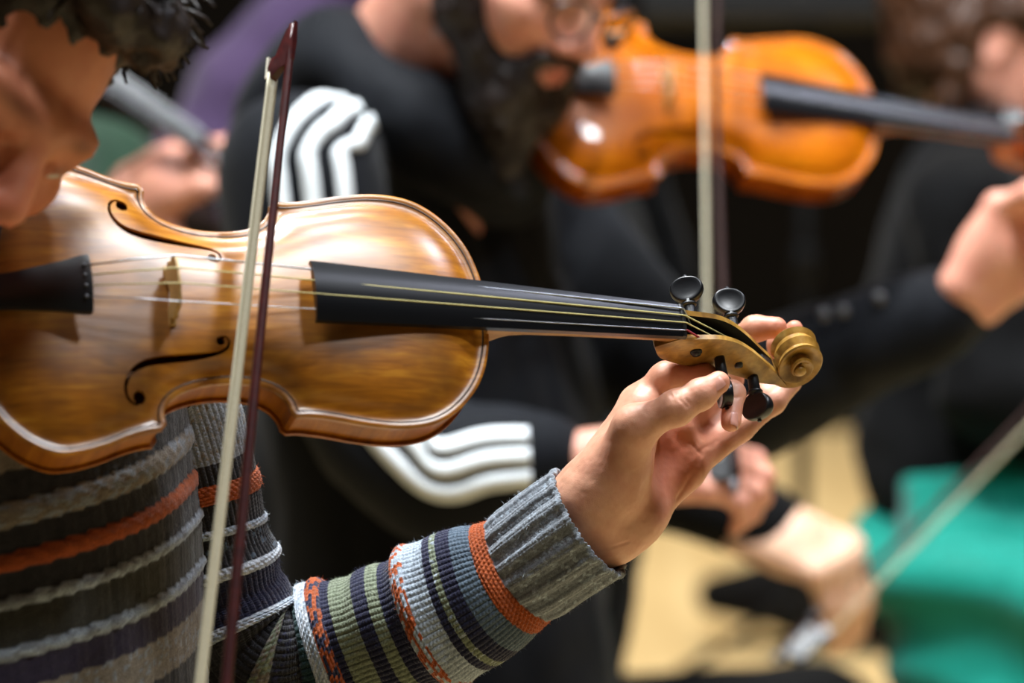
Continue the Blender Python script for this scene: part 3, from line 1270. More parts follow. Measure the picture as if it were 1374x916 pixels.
# thumb
H.chain([h(800, 672, 2.935), THB[0]], [.0235, .0225], .014)
H.chain(THB[:2], [.0225, .0148], .012)
H.cone(THB[1], THB[2], .0142, .0102, .008)
H.cone(THB[2], THB[3], .0104, .0096, .006)
H.cone(THB[3], THB[4], .0098, .0080, .006)
H.chain([h(842, 610, 2.935), h(868, 552, 2.945)], [.016, .013], .014)       # web
# fingers
H.cone(IDX[0], IDX[1], .0118, .0100, .010)
H.cone(IDX[1], IDX[2], .0099, .0084, .005)
H.cone(IDX[2], IDX[3], .0083, .0080, .005)
H.cone(IDX[3], IDX[4], .0080, .0068, .005)
H.cone(MID[0], MID[1], .0120, .0102, .010)
H.cone(MID[1], MID[2], .0100, .0088, .005)
H.cone(MID[2], MID[3], .0088, .0088, .005)
H.cone(MID[3], MID[4], .0089, .0076, .005)
H.cone(RNG[0], RNG[1], .0118, .0098, .010)
H.cone(RNG[1], RNG[2], .0096, .0085, .005)
H.cone(RNG[2], RNG[3], .0084, .0080, .005)
H.cone(RNG[3], RNG[4], .0080, .0062, .005)
H.cone(PNK[0], PNK[1], .0105, .0086, .010)
H.cone(PNK[1], PNK[2], .0084, .0078, .005)
H.cone(PNK[2], PNK[3], .0078, .0066, .005)
# knuckles and finger pads
for p, r in ((IDX[1], .0106), (MID[1], .0106), (RNG[1], .0102), (THB[2], .0112)):
    H.ell(p, (r, r, r), None, .006)
V1, Q1 = H.build(.00125)
V1 = relax(V1, Q1, 2)
N1 = vnormals(V1, Q1)
cr = lambda pts: [h(*p) for p in pts]
V1 = dent(V1, N1, [
    (cr([(884, 580, 2.915), (871, 606, 2.922), (868, 634, 2.925), (858, 655, 2.928), (838, 682, 2.93), (820, 696, 2.932)]), .0030, .0030),
    (cr([(845, 594, 2.91), (866, 597, 2.91), (884, 584, 2.91)]), .0012, .0008),
    (cr([(850, 604, 2.913), (868, 604, 2.912)]), .001, .0006),
    (cr([(900, 528, 2.885), (905, 540, 2.882), (914, 549, 2.882)]), .0011, .0012),
    (cr([(907, 525, 2.885), (912, 537, 2.882), (921, 545, 2.882)]), .0011, .0013),
    (cr([(914, 523, 2.886), (919, 534, 2.882), (926, 542, 2.882)]), .0010, .0006),
    (cr([(909, 668, 2.96), (925, 640, 2.965), (938, 610, 2.975), (930, 592, 2.97)]), .0022, .0011),
    (cr([(880, 640, 2.96), (893, 612, 2.965), (905, 590, 2.972)]), .002, .0012),
    (cr([(785, 745, 2.93), (810, 735, 2.93), (845, 728, 2.93)]), .0014, .0007),
    (cr([(762, 640, 2.925), (790, 655, 2.915), (808, 690, 2.92)]), .004, -.0012),
    (cr([(975, 530, 2.934), (986, 534, 2.932), (996, 531, 2.936)]), .0012, .0006),
    (cr([(886, 522, 2.93), (889, 533, 2.93), (884, 545, 2.92)]), .0014, .0011),
    (cr([(895, 520, 2.93), (899, 528, 2.925)]), .0012, .0010),
    (cr([(878, 526, 2.93), (880, 540, 2.92)]), .0012, .0008),
    (cr([(930, 610, 2.965), (950, 598, 2.98), (962, 590, 2.985)]), .0012, .0008),
    (cr([(975, 560, 3.0), (985, 568, 3.0), (992, 578, 3.0)]), .0011, .0007),
    (cr([(1010, 425, 2.99), (1012, 440, 2.99), (1012, 455, 2.99)]), .0012, .0004),
])
V1 += N1 * (vnoise(V1, 90, 3) * .00045 + vnoise(V1, 330, 4) * .00016)[:, None]
T1 = np.ones((len(V1), 3))


def tintspot(p, r, col, a):
    w = a * np.exp(-(np.linalg.norm(V1 - p, axis=1) / r) ** 2)[:, None]
    T1[:] = T1 * (1 - w) + np.array(col) * w


for p, r, a in ((THB[4], .012, .6), (IDX[4], .012, .7), (MID[4], .014, .8), (MID[3], .01, .4), (RNG[4], .012, .7), (h(925, 620, 2.96), .02, .55), (h(892, 660, 2.94), .016, .4), (IDX[1], .012, .45), (IDX[2], .016, .6), (h(905, 580, 2.96), .02, .5), (THB[2], .010, .35)):
    tintspot(p, r, (1.0, .68, .62), a)
for p, r, a in ((h(905, 605, 2.96), .026, .55), (h(915, 645, 2.955), .02, .5), (h(960, 575, 2.985), .025, .35)):
    tintspot(p, r, (.95, .60, .50), a)
n0 = len(V0)
body = obj('body', np.concatenate([V0, V1]), np.concatenate([Q0, Q1 + n0]), SKIN_A, pa, world=True)
colattr(body, np.concatenate([T0, T1]))
nail(body, h(957, 511.5, 2.8885), THB[4] - THB[3], vec((-.12, -.86, .48)), .0125, .0135)
nail(body, h(990.5, 562, 2.9238), IDX[4] - IDX[3], vec((.78, -.52, .12)), .0095, .0115)
# eyes
for q in (1, -1):
    V, F = lathe([(-.0118, .0005), (-.0085, .0085), (0, .0120), (.0085, .0085), (.0118, .0005)], 14)
    obj('eye', V + PA((q * .032, .0815, 0)), F, mat('eye_white', '#cfc6bd', .2), body, world=True)
# dark hair hanging over the forehead
rng = np.random.default_rng(11)
Hb = Body()
Hb.ell(PA((0, -.03, .052)), (.086, .10, .088), RHA, .02)
Hb.ell(PA((0, -.06, .0)), (.082, .072, .09), RHA, .03)
Hb.ell(PA((0, .052, .104)), (.062, .050, .026), RHA, .02)
Vh, Qh = Hb.build(.005)
Vh = relax(Vh, Qh, 1)
Vh += vnormals(Vh, Qh) * (vnoise(Vh, 70, 1) * .006 + vnoise(Vh, 180, 2) * .003)[:, None]
parts = [(Vh, Qh.tolist())]
for i in range(230):
    th = rng.uniform(-1.2, 1.2)
    q = rng.uniform(-.2, .45)
    root = np.array([.075 * math.sin(th), -.02 + .095 * math.cos(th) * (.5 + .5 * q) ** .5, .128 - .03 * abs(th) - .035 * q])
    L = rng.uniform(.025, .055)
    out = np.array([math.sin(th) * .7, .8, .45 - .5 * q]) + rng.normal(0, .25, 3)
    sw = rng.uniform(-.6, .6)
    P = [root]
    d = out / np.linalg.norm(out)
    ph = rng.uniform(0, 6.28)
    for k in range(7):
        d = d + np.array([sw * .2 + .45 * math.cos(ph + k * 1.1), -.02, -.05 + .45 * math.sin(ph + k * 1.1)])
        d /= np.linalg.norm(d)
        P.append(P[-1] + d * L / 7)
    P = np.array([PA(p) for p in P])
    parts.append(tube(P, np.linspace(.0032, .0009, 8), 5))
V, F = merge(parts)
obj('hair', V, F, HAIR_A, pa, world=True)
# ------------------------------------------------------------ striped knit sweater (stitches are relief on the mesh)
GREY, LGREY, WHT = lin('#858c94'), lin('#a3afbb'), lin('#c3cad2')
NAVY, ORANGE, OLIVE = lin('#23253f'), lin('#a64e1e'), lin('#7b846e')
TEAL, BEIGE, DK, PURP = lin('#1f3a3c'), lin('#7f776c'), lin('#26262b'), lin('#2a2338')
SLATE = lin('#566675')
CHST = lin('#34342f')
# (end in mm from the cuff, colour a, colour b of mixed yarn, kind) kind: r rib, k knit, g raised garter ridge
SL = [(63, GREY, LGREY, 'r'), (75, ORANGE, ORANGE, 'g'), (90, SLATE, SLATE, 'k'), (101, NAVY, NAVY, 'k'), (106, OLIVE, LGREY, 'k'), (112, NAVY, NAVY, 'k'), (127, LGREY, LGREY, 'k'), (138, ORANGE, LGREY, 'g'), (150, NAVY, NAVY, 'k'), (160, OLIVE, OLIVE, 'k'), (172, NAVY, NAVY, 'k'), (191, OLIVE, OLIVE, 'k'), (198, NAVY, NAVY, 'k'), (208, ORANGE, NAVY, 'g'), (220, WHT, LGREY, 'g'), (236, TEAL, TEAL, 'k'), (262, DK, NAVY, 'k'), (270, OLIVE, BEIGE, 'g'), (300, DK, DK, 'k'), (309, WHT, LGREY, 'g'), (345, NAVY, PURP, 'k'), (352, WHT, WHT, 'g'), (372, DK, SLATE, 'k'), (378, LGREY, WHT, 'g'), (396, DK, DK, 'k'), (410, ORANGE, ORANGE, 'g'), (424, DK, DK, 'k'), (470, GREY, BEIGE, 'k'), (480, DK, DK, 'k'), (490, WHT, WHT, 'g'), (520, DK, DK, 'k'), (900, GREY, BEIGE, 'k')]


def yarn(s, wale, cour, table):
    """colour and relief at distance s (mm) along, wale/course coordinates in stitches"""
    ends = np.array([t[0] for t in table])
    k = np.minimum(np.searchsorted(ends, s), len(table) - 1)
    ca = np.array([t[1] for t in table])[k]
    cb = np.array([t[2] for t in table])[k]
    kind = np.array([t[3] for t in table])[k]
    start = np.concatenate([[0], ends[:-1]])[k]
    wx = wale - np.floor(wale)
    legs = np.abs(np.sin(PI * wx)) ** .65 * (.80 + .20 * np.sqrt(np.abs(np.sin(2 * PI * wx))))
    vy = cour + 0.55 * np.abs(2 * wx - 1)
    rows = 0.55 + 0.45 * np.abs(np.sin(PI * vy)) ** 0.7
    hk = legs * rows
    rk = np.floor(vy)
    # purl bumps, offset every other row
    r = np.floor(cour)
    wz = wale + 0.5 * (r % 2) + .3 * (cour - r)
    hp = np.abs(np.sin(PI * wz)) ** 0.6 * np.abs(np.sin(PI * cour)) ** 0.6
    mid = np.sin(PI * np.clip((s - start) / np.maximum(ends[k] - start, 1), 0, 1)) ** 0.5
    h = np.where(kind == 'g', hp * 1.5 + mid * 2.0, hk * 1.65)
    ribs = np.sin(2 * PI * wale / 4.0)
    h = np.where(kind == 'r', hk * 0.8 + 1.5 * np.sign(ribs) * np.abs(ribs) ** .7, h)
    rq = np.where(kind == 'g', r, rk)
    hs = np.sin(np.floor(np.where(kind == 'g', wz + .5, wale * 2)) * 12.9898 + rq * 78.233) * 43758.5453
    hs = hs - np.floor(hs)
    pick = np.where(kind == 'g', hs > 0.62, hs > 0.86)[:, None]
    col = np.where(pick, cb, ca)
    rs = np.sin(rq * 91.7 + np.floor(wale * 2) * 37.1) * 9731.3
    rs = rs - np.floor(rs)
    col = col * (0.82 + 0.36 * rs)[:, None]
    return col, h


sw = empty('sweater', None, 'x', 'x', M=Matrix.Translation(Vector(wm(pa).translation)))
for key in ('label', 'category'):
    del sw[key]
bpy.data.objects.remove(sw)
AXIS = np.array([at(790, 700, 2.945), at(735, 736, 2.953), at(668, 780, 2.963), at(600, 817, 2.973), at(535, 848, 2.983), at(462, 876, 2.992), at(405, 893, 2.995), at(352, 893, 2.99), at(310, 862, 2.988), at(287, 806, 2.985), at(272, 745, 2.978), at(258, 680, 2.972), at(240, 610, 2.965), at(222, 555, 2.96), at(190, 522, 2.95), at(120, 515, 2.93), at(50, 520, 2.91)])
RADS = np.array([42.5, 43, 45.5, 47.5, 49, 51, 53, 55, 55, 53, 50, 47, 46, 47, 52, 58, 62]) * MM
path = spline(AXIS, 12)
rad = spline(np.stack([RADS, RADS, RADS], 1), 12)[:, 0]
Ls = np.concatenate([[0], np.cumsum(np.linalg.norm(np.diff(path, axis=0), axis=1))])
NS = 1060
sS = np.linspace(0, Ls[-1], NS)
P = np.stack([np.interp(sS, Ls, path[:, i]) for i in range(3)], 1)
for _ in range(30):
    P[1:-1] = (P[:-2] + P[2:] + 2 * P[1:-1]) / 4
rr = np.interp(sS, Ls, rad)
T = np.gradient(P, axis=0)
T /= np.linalg.norm(T, axis=1)[:, None]
# a frame that stays in the plane of the bent arm
plane = np.cross(AXIS[4] - AXIS[7], AXIS[11] - AXIS[7])
plane /= np.linalg.norm(plane)
if plane @ vec((0, -1, 0)) < 0:
    plane = -plane
Bv = np.tile(plane, (NS, 1)) - T * (T @ plane)[:, None]
Bv /= np.linalg.norm(Bv, axis=1)[:, None]
Nv = np.cross(Bv, T)
NA = 448
ang = np.arange(NA) * 2 * PI / NA
circ = 2 * PI * .047
nw = 68
smm = np.repeat(sS * 1000, NA)
an = np.tile(ang, NS)
wal = an / (2 * PI) * nw
cou = smm / 2.5
smw = smm + 2.0 * np.sin(an * 2 + smm * .02)
colS, hS = yarn(smw, wal, cou, SL)
X = P[:, None] + rr[:, None, None] * (np.cos(ang)[None, :, None] * Nv[:, None] + np.sin(ang)[None, :, None] * Bv[:, None])
X = X.reshape(-1, 3)
nrm = (np.cos(ang)[None, :, None] * Nv[:, None] + np.sin(ang)[None, :, None] * Bv[:, None]).reshape(-1, 3)
sag = vnoise(X, 22, 4) * .004 + vnoise(X, 9, 7) * .006
# pulled in under the cuff rib, slack above it; folds near the crook of the elbow
pin = -.0035 * np.exp(-((smm - 66) / 9) ** 2) + .0025 * np.exp(-((smm - 100) / 25) ** 2)
for s0, a0 in ((129, .0030), (205, .0036), (222, .0022), (300, .003), (350, .0025)):
    pin = pin + a0 * np.exp(-((smm - s0) / 8) ** 2)
for s0 in (145, 180, 197, 240, 285, 330):
    pin = pin - .0022 * np.exp(-((smm - s0) / 8) ** 2)
hair_j = vnoise(X, 900, 9) * .00022
hemb = .0012 * np.exp(-((smm - 2.5) / 2.2) ** 2)
X = X - np.repeat(T, NA, 0) * (np.clip(1 - smm / 4, 0, 1) * .0012 * np.abs(np.cos(PI * wal)))[:, None]
X = X + nrm * (hS * .00098 + hemb + sag * np.clip(smm / 60, .3, 1) + pin + hair_j)[:, None]
i = np.arange(NS - 1)[:, None] * NA
j = np.arange(NA)[None]
Fs = np.stack([i + j, i + (j + 1) % NA, i + NA + (j + 1) % NA, i + NA + j], -1).reshape(-1, 4)[:, ::-1]
# turned-in hem of the cuff
hem = X[:NA]
c0 = P[0]
inner = [c0 + (hem - c0) * .955 + T[0] * .0005, c0 + (hem - c0) * .92 + T[0] * .006, c0 + (hem - c0) * .90 + T[0] * .03]
Xi = np.concatenate(inner)
base = len(X)
Fi = []
prev = np.arange(NA)
for q in range(3):
    cur = base + q * NA + np.arange(NA)
    Fi.append(np.stack([prev, np.roll(prev, -1), np.roll(cur, -1), cur], 1))
    prev = cur
Fi = np.concatenate(Fi)
VS = np.concatenate([X, Xi])
CS = np.concatenate([colS, np.tile(colS[:NA], (3, 1))])
FS = np.concatenate([Fs, Fi])
# torso of the sweater
TF = basis(vec((.55, -.83, 0)), (0, 0, 1))
TB0 = [(-.62, .175, .125), (-.50, .18, .13), (-.36, .175, .125), (-.22, .18, .125), (-.10, .19, .12), (0.0, .185, .105), (.05, .15, .09), (.09, .09, .075), (.12, .07, .065)]
tc = W(-0.395, 2.875, -0.030)
zz = np.array([t[0] for t in TB0])
n1, n2 = 330, 380
zS = np.linspace(zz[0], zz[-1], n1)
rx = np.interp(zS, zz, [t[1] for t in TB0])
ry = np.interp(zS, zz, [t[2] for t in TB0])
for q in (rx, ry):
    for _ in range(60):
        q[1:-1] = (q[:-2] + q[2:] + 2 * q[1:-1]) / 4
a2 = np.arange(n2) * 2 * PI / n2
se = lambda v: np.sign(v) * np.abs(v) ** .85
XT = np.stack([rx[:, None] * se(np.cos(a2))[None], ry[:, None] * se(np.sin(a2))[None], np.repeat(zS[:, None], n2, 1)], -1).reshape(-1, 3)
nT = np.stack([np.cos(np.tile(a2, n1)), np.sin(np.tile(a2, n1)), np.zeros(n1 * n2)], 1)
TL = [(20, DK, DK, 'k'), (36, BEIGE, GREY, 'g'), (52, DK, DK, 'k'), (64, ORANGE, ORANGE, 'g'), (80, DK, DK, 'k'), (88, LGREY, GREY, 'g'), (112, CHST, CHST, 'k'), (121, LGREY, GREY, 'g'), (140, PURP, PURP, 'k'), (166, BEIGE, GREY, 'k')]
per = 166.0
sT = -XT[:, 2] * 1000 - 55 - 250 * XT[:, 0] + 10 * np.sin(XT[:, 0] * 14)
TL2 = [(t[0] + per * q, t[1], t[2], t[3]) for q in range(6) for t in TL]
cT, hT = yarn(sT + per, np.tile(a2, n1) / (2 * PI) * 220, sT / 2.9, TL2)
XT = XT + nT * (hT * .0012 + vnoise(XT, 12, 5) * .006)[:, None]
XT = XT @ TF.T + tc
i = np.arange(n1 - 1)[:, None] * n2
j = np.arange(n2)[None]
FT = np.stack([i + j, i + (j + 1) % n2, i + n2 + (j + 1) % n2, i + n2 + j], -1).reshape(-1, 4)
# right sleeve, below the picture
nR = 241
RS = tube(spline([SH_R + [.10, .05, 0], SH_R, RELB, RHAND + [-.07, 0, .01]], 80), np.linspace(.066, .042, nR), 24)
sl = np.concatenate([[0], np.cumsum(np.linalg.norm(np.diff(RS[0].reshape(nR, 24, 3)[:, 0], axis=0), axis=1))])
CR, _ = yarn(np.repeat((sl[-1] - sl) * 1000, 24), np.zeros(nR * 24) + .3, np.zeros(nR * 24) + .4, SL)
b1, b2 = len(VS), len(VS) + len(XT)
FR = np.array([f for f in RS[1] if len(f) == 4]) + b2
sweater = obj('sweater', np.concatenate([VS, XT, RS[0]]), np.concatenate([FS, FT + b1, FR]), WOOL, pa, world=True)
colattr(sweater, np.concatenate([CS, cT, CR]))
# loose wool fibres standing off the sleeve
rng = np.random.default_rng(3)
nf = 16000
ix = rng.integers(0, NS * NA, nf)
p0 = X[ix]
dr = nrm[ix] * rng.uniform(.35, 1, (nf, 1)) + rng.normal(0, .55, (nf, 3))
dr /= np.linalg.norm(dr, axis=1)[:, None]
Lf = rng.uniform(.0012, .0042, (nf, 1))
sd = np.cross(dr, rng.normal(0, 1, (nf, 3)))
sd /= np.linalg.norm(sd, axis=1)[:, None]
mid_ = p0 + dr * Lf * .55
end_ = p0 + dr * Lf + sd * Lf * .35
wv = np.cross(dr, sd) * .00010
VF_ = np.stack([p0 - wv, p0 + wv, mid_ + wv, mid_ - wv, end_], 1).reshape(-1, 3)
k5 = np.arange(nf)[:, None] * 5
FFz = np.concatenate([k5 + [0, 1, 2], k5 + [0, 2, 3], k5 + [3, 2, 4]])
fz = obj('wool_fibre', VF_, FFz, WOOL, sweater, world=True)
fz['kind'] = 'stuff'
colattr(fz, np.repeat(colS[ix] * 1.25, 5, 0))
# trousers of the near player, below the picture
TR = Body()
TR.cone(HIP_A + [0, 0, .04], HIP_A, .15, .15, .05)
for dx, dd in ((.10, -.16), (-.16, -.34)):
    hp = HIP_A + np.array([dx * .3, dd * .3, -.02])
    kn = HIP_A + np.array([dx + .22, dd - .16, .0])
    an_ = kn * [1, 1, 0] + np.array([-.03, .02, .12])
    TR.chain([hp, kn, an_], [.10, .074, .058], .03)
V, Q = TR.build(.009)
obj('trousers', relax(V, Q, 2), Q, DENIM, pa, world=True)
shoes([HIP_A + np.array([dx + .22, dd - .16, 0]) for dx, dd in ((.10, -.16), (-.16, -.34))], (.84, -.54, 0), pa, np.array([-.03, .02, 0]), BLACKCLOTH)
# ------------------------------------------------------------ bows


def bow(tip, frog, hair_side, label, stick_m, group=None, L=.73, from_frog=False, ys=1.0, yf=.0245, metal=None, beak=0.0):
    SILVER = metal or NICKEL
    """tip, frog: world ends of the stick; hair_side: direction from stick to hair"""
    tip, frog = np.asarray(tip, float), np.asarray(frog, float)
    d = frog - tip
    d /= np.linalg.norm(d)
    if from_frog:
        tip = frog - d * L
    frog = tip + d * L
    hs = np.asarray(hair_side, float)
    hs = hs - d * (hs @ d)
    hs /= np.linalg.norm(hs)
    sd = np.cross(d, hs)
    Rm = np.column_stack([sd, hs, d])
    m = np.eye(4)
    m[:3, :3] = Rm
    m[:3, 3] = tip + d * L
    root = empty('violin_bow', None, label, 'bow', group, M=Matrix(m.tolist()))
    # local: x across, y towards the hair, z along towards the button (root at the button end)
    zs = np.linspace(-L + .004, -.012, 40)
    q = (zs + L) / L
    camber = .013 * ys ** 2 * 4 * q * (1 - q)
    P = np.stack([0 * zs, camber - .004, zs], 1)
    obj('stick', *tube(P, .0026 + .0017 * q, 10, (1, 0, 0)), stick_m, root)
    hd = []
    for y, z0, z1, w in [(-.0065 / ys, -L + .002, -L + .030, .0024), (-.001, -L - .001, -L + .026, .0034), (.006, -L - .003, -L + .017, .0042), (.013, -L - .0035, -L + .010, .0048), (.0190, -L - .003, -L + .012, .0054), (.0205, -L - .002, -L + .012, .0054)]:
        b_ = beak * min(1.0, max(0.0, (y + .0065) / .02))
        z0, z1 = z0 + b_, z1 + b_
        y = y * ys
        hd.append([[-w * .6, y, z0], [w * .6, y, z0], [w, y, (z0 + z1) / 2], [w * .6, y, z1], [-w * .6, y, z1], [-w, y, (z0 + z1) / 2]])
    obj('bow_head', *loft(hd), stick_m, root, sharp=50)
    obj('tip_plate', *box((0, .0205 * ys + .0009, -L + .0045 + beak), (.0104, .0016, .0155)), mat('ivory_tip', '#d8d2c0', .4), root, smooth=False)
    z = np.linspace(-L + .008 + beak, -.055, 60)
    y = np.linspace(.0205 * ys, yf, 60)
    R = []
    for zz_, yy in zip(z, y):
        t = np.linspace(-.0050, .0050, 9)
        top = np.column_stack([t, yy + .0002 * np.sin(t * 4000), np.full(9, zz_)])
        R.append(np.concatenate([top, (top + [0, -.0011, 0])[::-1]]))
    obj('bow_hair', *loft(np.array(R)), HAIRB, root)
    fr = []
    for y_, z0, z1, w in [(.001, -.060, -.014, .0045), (.008, -.058, -.014, .0050), (.016, -.060, -.015, .0060), (.0235, -.062, -.017, .0065)]:
        fr.append([[-w, y_, z0], [w, y_, z0], [w, y_, z1], [-w, y_, z1]])
    f = obj('frog', *loft(fr), EBONY_SATIN, root, smooth=False)
    obj('ferrule', *box((0, .0195, -.0615), (.0135, .0098, .011)), SILVER, f, smooth=False)
    for q in (1, -1):
        V, F = lathe([(0, .0032), (.0006, .0030), (.0007, .0004)], 14)
        obj('pearl_eye', V @ np.array([[0, 0, 1], [0, 1, 0], [-1, 0, 0]]).T * [q, 1, 1] + [q * .0052, .013, -.037], F, mat('pearl', '#cfcfc8', .25), f)
    V, F = lathe([(-.013, .0040), (-.008, .0044), (-.004, .0044), (0.0, .0036), (.0012, .0008)], 12)
    obj('screw_button', V, F, SILVER, root)
    gr = np.stack([np.zeros(12), np.linspace(.0006, -.0035, 12), np.linspace(-.135, -.068, 12)], 1)
    obj('grip_wrap', *tube(gr, .0050, 10, (1, 0, 0)), SILVER, root)
    return root


bow(at(388, 28, 2.815), at(232, 1640, 2.487), vec((-.80, .6, -.1)), 'dark red bow with cream hair crossing the strings of the near violin', PERNAM, ys=.5, yf=.0265, metal=SILVER, beak=.030)
# ------------------------------------------------------------ generic hand: wrist, direction of the metacarpals, back-of-hand normal
def hand_prims(B, wrist, fwd, back, thumb_side, curls, s=1.0, spread=.02, thumb=((.25, .6, -.35), (.75, .35, -.3)), k=.006):
    f = np.asarray(fwd, float)
    f = f / np.linalg.norm(f)
    n = np.asarray(back, float)
    n = n - f * (n @ f)
    n /= np.linalg.norm(n)
    t = np.cross(f, n) * thumb_side            # towards the thumb
    Wp = lambda a, b, c: wrist + s * (f * a + t * b + n * c)
    lens = [(.044, .026, .021), (.048, .030, .022), (.044, .028, .022), (.035, .021, .019)]
    tips = []
    for i, (off, ln_, L) in enumerate(zip((.028, .009, -.010, -.028), (.088, .090, .084, .076), lens)):
        mcp = Wp(ln_, off, -.002)
        B.cone(Wp(.0, off * .7, -.004), mcp, .0185 * s, .0125 * s, .014)
        a = 0.0
        p = mcp
        r = (.0108, .0096, .0085, .0070)
        if i == 3:
            r = tuple(q * .88 for q in r)
        cl = curls[i]
        for j in range(3):
            a += cl[j]
            d = f * math.cos(a) - n * math.sin(a) + t * (off * spread * 30 * (1 if j == 0 else .3))
            d /= np.linalg.norm(d)
            q = p + d * L[j] * s
            B.cone(p, q, r[j] * s, r[j + 1] * s, k)
            B.ell(p, np.full(3, r[j] * s * 1.06), None, k)
            p = q
        tips.append(p)
    c0 = Wp(.022, .024, -.012)
    d1 = f * thumb[0][0] + t * thumb[0][1] + n * thumb[0][2]
    d1 /= np.linalg.norm(d1)
    c1 = c0 + d1 * .044 * s
    d2 = f * thumb[1][0] + t * thumb[1][1] + n * thumb[1][2]
    d2 /= np.linalg.norm(d2)
    c2 = c1 + (d1 * .4 + d2 * .6) * .032 * s
    c3 = c2 + d2 * .026 * s
    B.cone(Wp(.008, .016, -.008), c0, .019 * s, .018 * s, .014)
    B.cone(c0, c1, .018 * s, .0125 * s, .012)
    B.cone(c1, c2, .0120 * s, .0102 * s, k)
    B.cone(c2, c3, .0102 * s, .0082 * s, k)
    B.ell(Wp(.04, 0, -.002), np.array([.03, .03, .03]) * s, None, .02)
    return tips, t, n, f


def fold(V, Q, amp, sc, seed=0):
    N = vnormals(V, Q)
    return V + N * (amp * vnoise(V, sc, seed) + amp * .5 * vnoise(V, sc * 2.3, seed + 1))[:, None]


def body_mesh(parts, m, parent, tint=None, name='body'):
    V = np.concatenate([p[0] for p in parts])
    n, F = 0, []
    for a, q in parts:
        F.append(q + n)
        n += len(a)
    o = obj(name, V, np.concatenate(F), m, parent, world=True)
    colattr(o, np.ones((len(V), 3)) if tint is None else tint)
    return o


def crease(V, Q, amp, sc, seed=0):
    """soft drapery: rounded folds parted by sharper valleys"""
    N = vnormals(V, Q)
    S = V * [1.0, 1.0, .55]
    S = S + .05 * np.stack([vnoise(S, 6, seed + 5), vnoise(S, 6, seed + 6), vnoise(S, 6, seed + 7)], 1)
    a = np.abs(vnoise(S, sc, seed))
    b = np.abs(vnoise(S, sc * 2.1, seed + 1))
    h = np.minimum(a * 2.2, 1) * .7 + np.minimum(b * 2.2, 1) * .3 - .6
    return relax(V + N * (amp * h)[:, None], Q, 1)


# ------------------------------------------------------------ bearded player in a black striped track jacket
NB = at(535, 150, 4.14)
pb = empty('person', NB * [1, 1, 0], 'bearded person in glasses and a black track jacket with three white sleeve stripes', 'person')
HEAD_B = at(690, -48, 4.02)
RHB = basis(vec((0.67, -0.55, -0.50)), vec((.05, 0, 1)))
B = Body()
PB = head_prims(B, HEAD_B, RHB)
B.cone(PB((0, -.03, -.04)), NB, .060, .062, .03)
B.cone(PB((0, -.055, -.01)), at(500, 130, 4.15), .052, .060, .04)
SR, ER, WRR = at(402, 225, 3.99), at(560, 625, 3.925), at(812, 618, 3.89)
SL_, EL_, WL_ = at(655, 215, 4.32), at(955, 535, 4.26), at(1292, 405, 4.20)
B.cone(NB + [0, 0, -.05], SR, .05, .045, .04)
B.cone(NB + [0, 0, -.05], SL_, .05, .045, .04)
HIPB = at(590, 1060, 4.22)
B.cone(NB + [0, 0, -.1], HIPB, .10, .12, .05)
B.chain([SR, ER, WRR], [.042, .036, .026], .02)
B.chain([SL_, EL_, WL_], [.042, .036, .026], .02)
B.ell(WRR, (.030, .026, .026), None, .02)
KN1, KN2 = HIPB + [.06, -.47, .02], HIPB + [-.14, -.45, .0]
for kn in (KN1, KN2):
    B.chain([HIPB, kn, kn * [1, 1, 0] + [-.02, 0, .08]], [.08, .055, .04], .03)
    a_ = kn * [1, 1, 0] + [-.02, 0, .045]
    B.cone(a_, a_ + [.15, -.08, -.01], .04, .032, .02)
Vb, Qb = B.build(.0042)
Vb = relax(Vb, Qb, 2)
Hh = Body()
# bowing hand: back of the hand towards us, fingers over the stick
tipsR, *_ = hand_prims(Hh, WRR + vec((.018, 0, 0)), vec((.95, .10, -.05)), vec((-.05, -.72, .62)), -1, [(.55, .9, .5), (.5, .95, .5), (.55, .9, .5), (.5, .8, .5)])
Hh.chain([at(720, 622, 3.905), WRR], [.028, .025], .015)
Hh.cone(WRR, WRR + vec((.03, 0, 0)), .025, .022, .02)
# left hand at the neck of the orange violin, seen from the thumb side
tipsL, *_ = hand_prims(Hh, WL_ + vec((.004, -.01, .01)), vec((.50, -.02, .84)), vec((-.62, .70, .30)), -1, [(.6, 1.0, .8), (.6, 1.0, .8), (.7, 1.0, .8), (.8, 1.0, .8)], 1.12, thumb=((.6, .55, -.35), (.9, .25, -.1)))
Hh.cone(at(1240, 430, 4.21), WL_, .030, .026, .02)
Vb2, Qb2 = Hh.build(.0024)
Vb2 = relax(Vb2, Qb2, 2)
bodyB = body_mesh([(Vb, Qb), (Vb2, Qb2)], SKIN_B, pb, np.concatenate([head_tint(Vb, HEAD_B, RHB), np.ones((len(Vb2), 3))]))
for q in (1, -1):
    V, F = lathe([(-.0118, .0005), (-.0085, .0085), (0, .0120), (.0085, .0085), (.0118, .0005)], 14)
    obj('eye', V + PB((q * .032, .0815, 0)), F, mat('eye_white', '#cfc6bd', .2), bodyB, world=True)
Hb = Body()
C = lambda a, b, ra, rb, k=.012, sub=False: Hb.cone(PB(a), PB(b), ra, rb, k, sub)
for q in (1, -1):
    C((q * .068, .000, .02), (q * .064, .012, -.045), .016, .022, .02)
    C((q * .062, .012, -.050), (q * .030, .072, -.098), .024, .024, .02)
    C((q * .030, .094, -.052), (q * .034, .082, -.090), .0075, .014, .010)
    C((q * .003, .107, -.0485), (q * .028, .096, -.053), .0058, .0068, .006)
C((-.03, .072, -.114), (.03, .072, -.114), .025, .025, .015)
C((-.016, .086, -.090), (.016, .086, -.090), .0115, .0115, .01)
C((0, .076, -.122), (0, .082, -.165), .030, .020, .02)
C((0, .050, -.110), (0, .060, -.150), .045, .022, .03)
Vq, Qq = Hb.build(.0035)
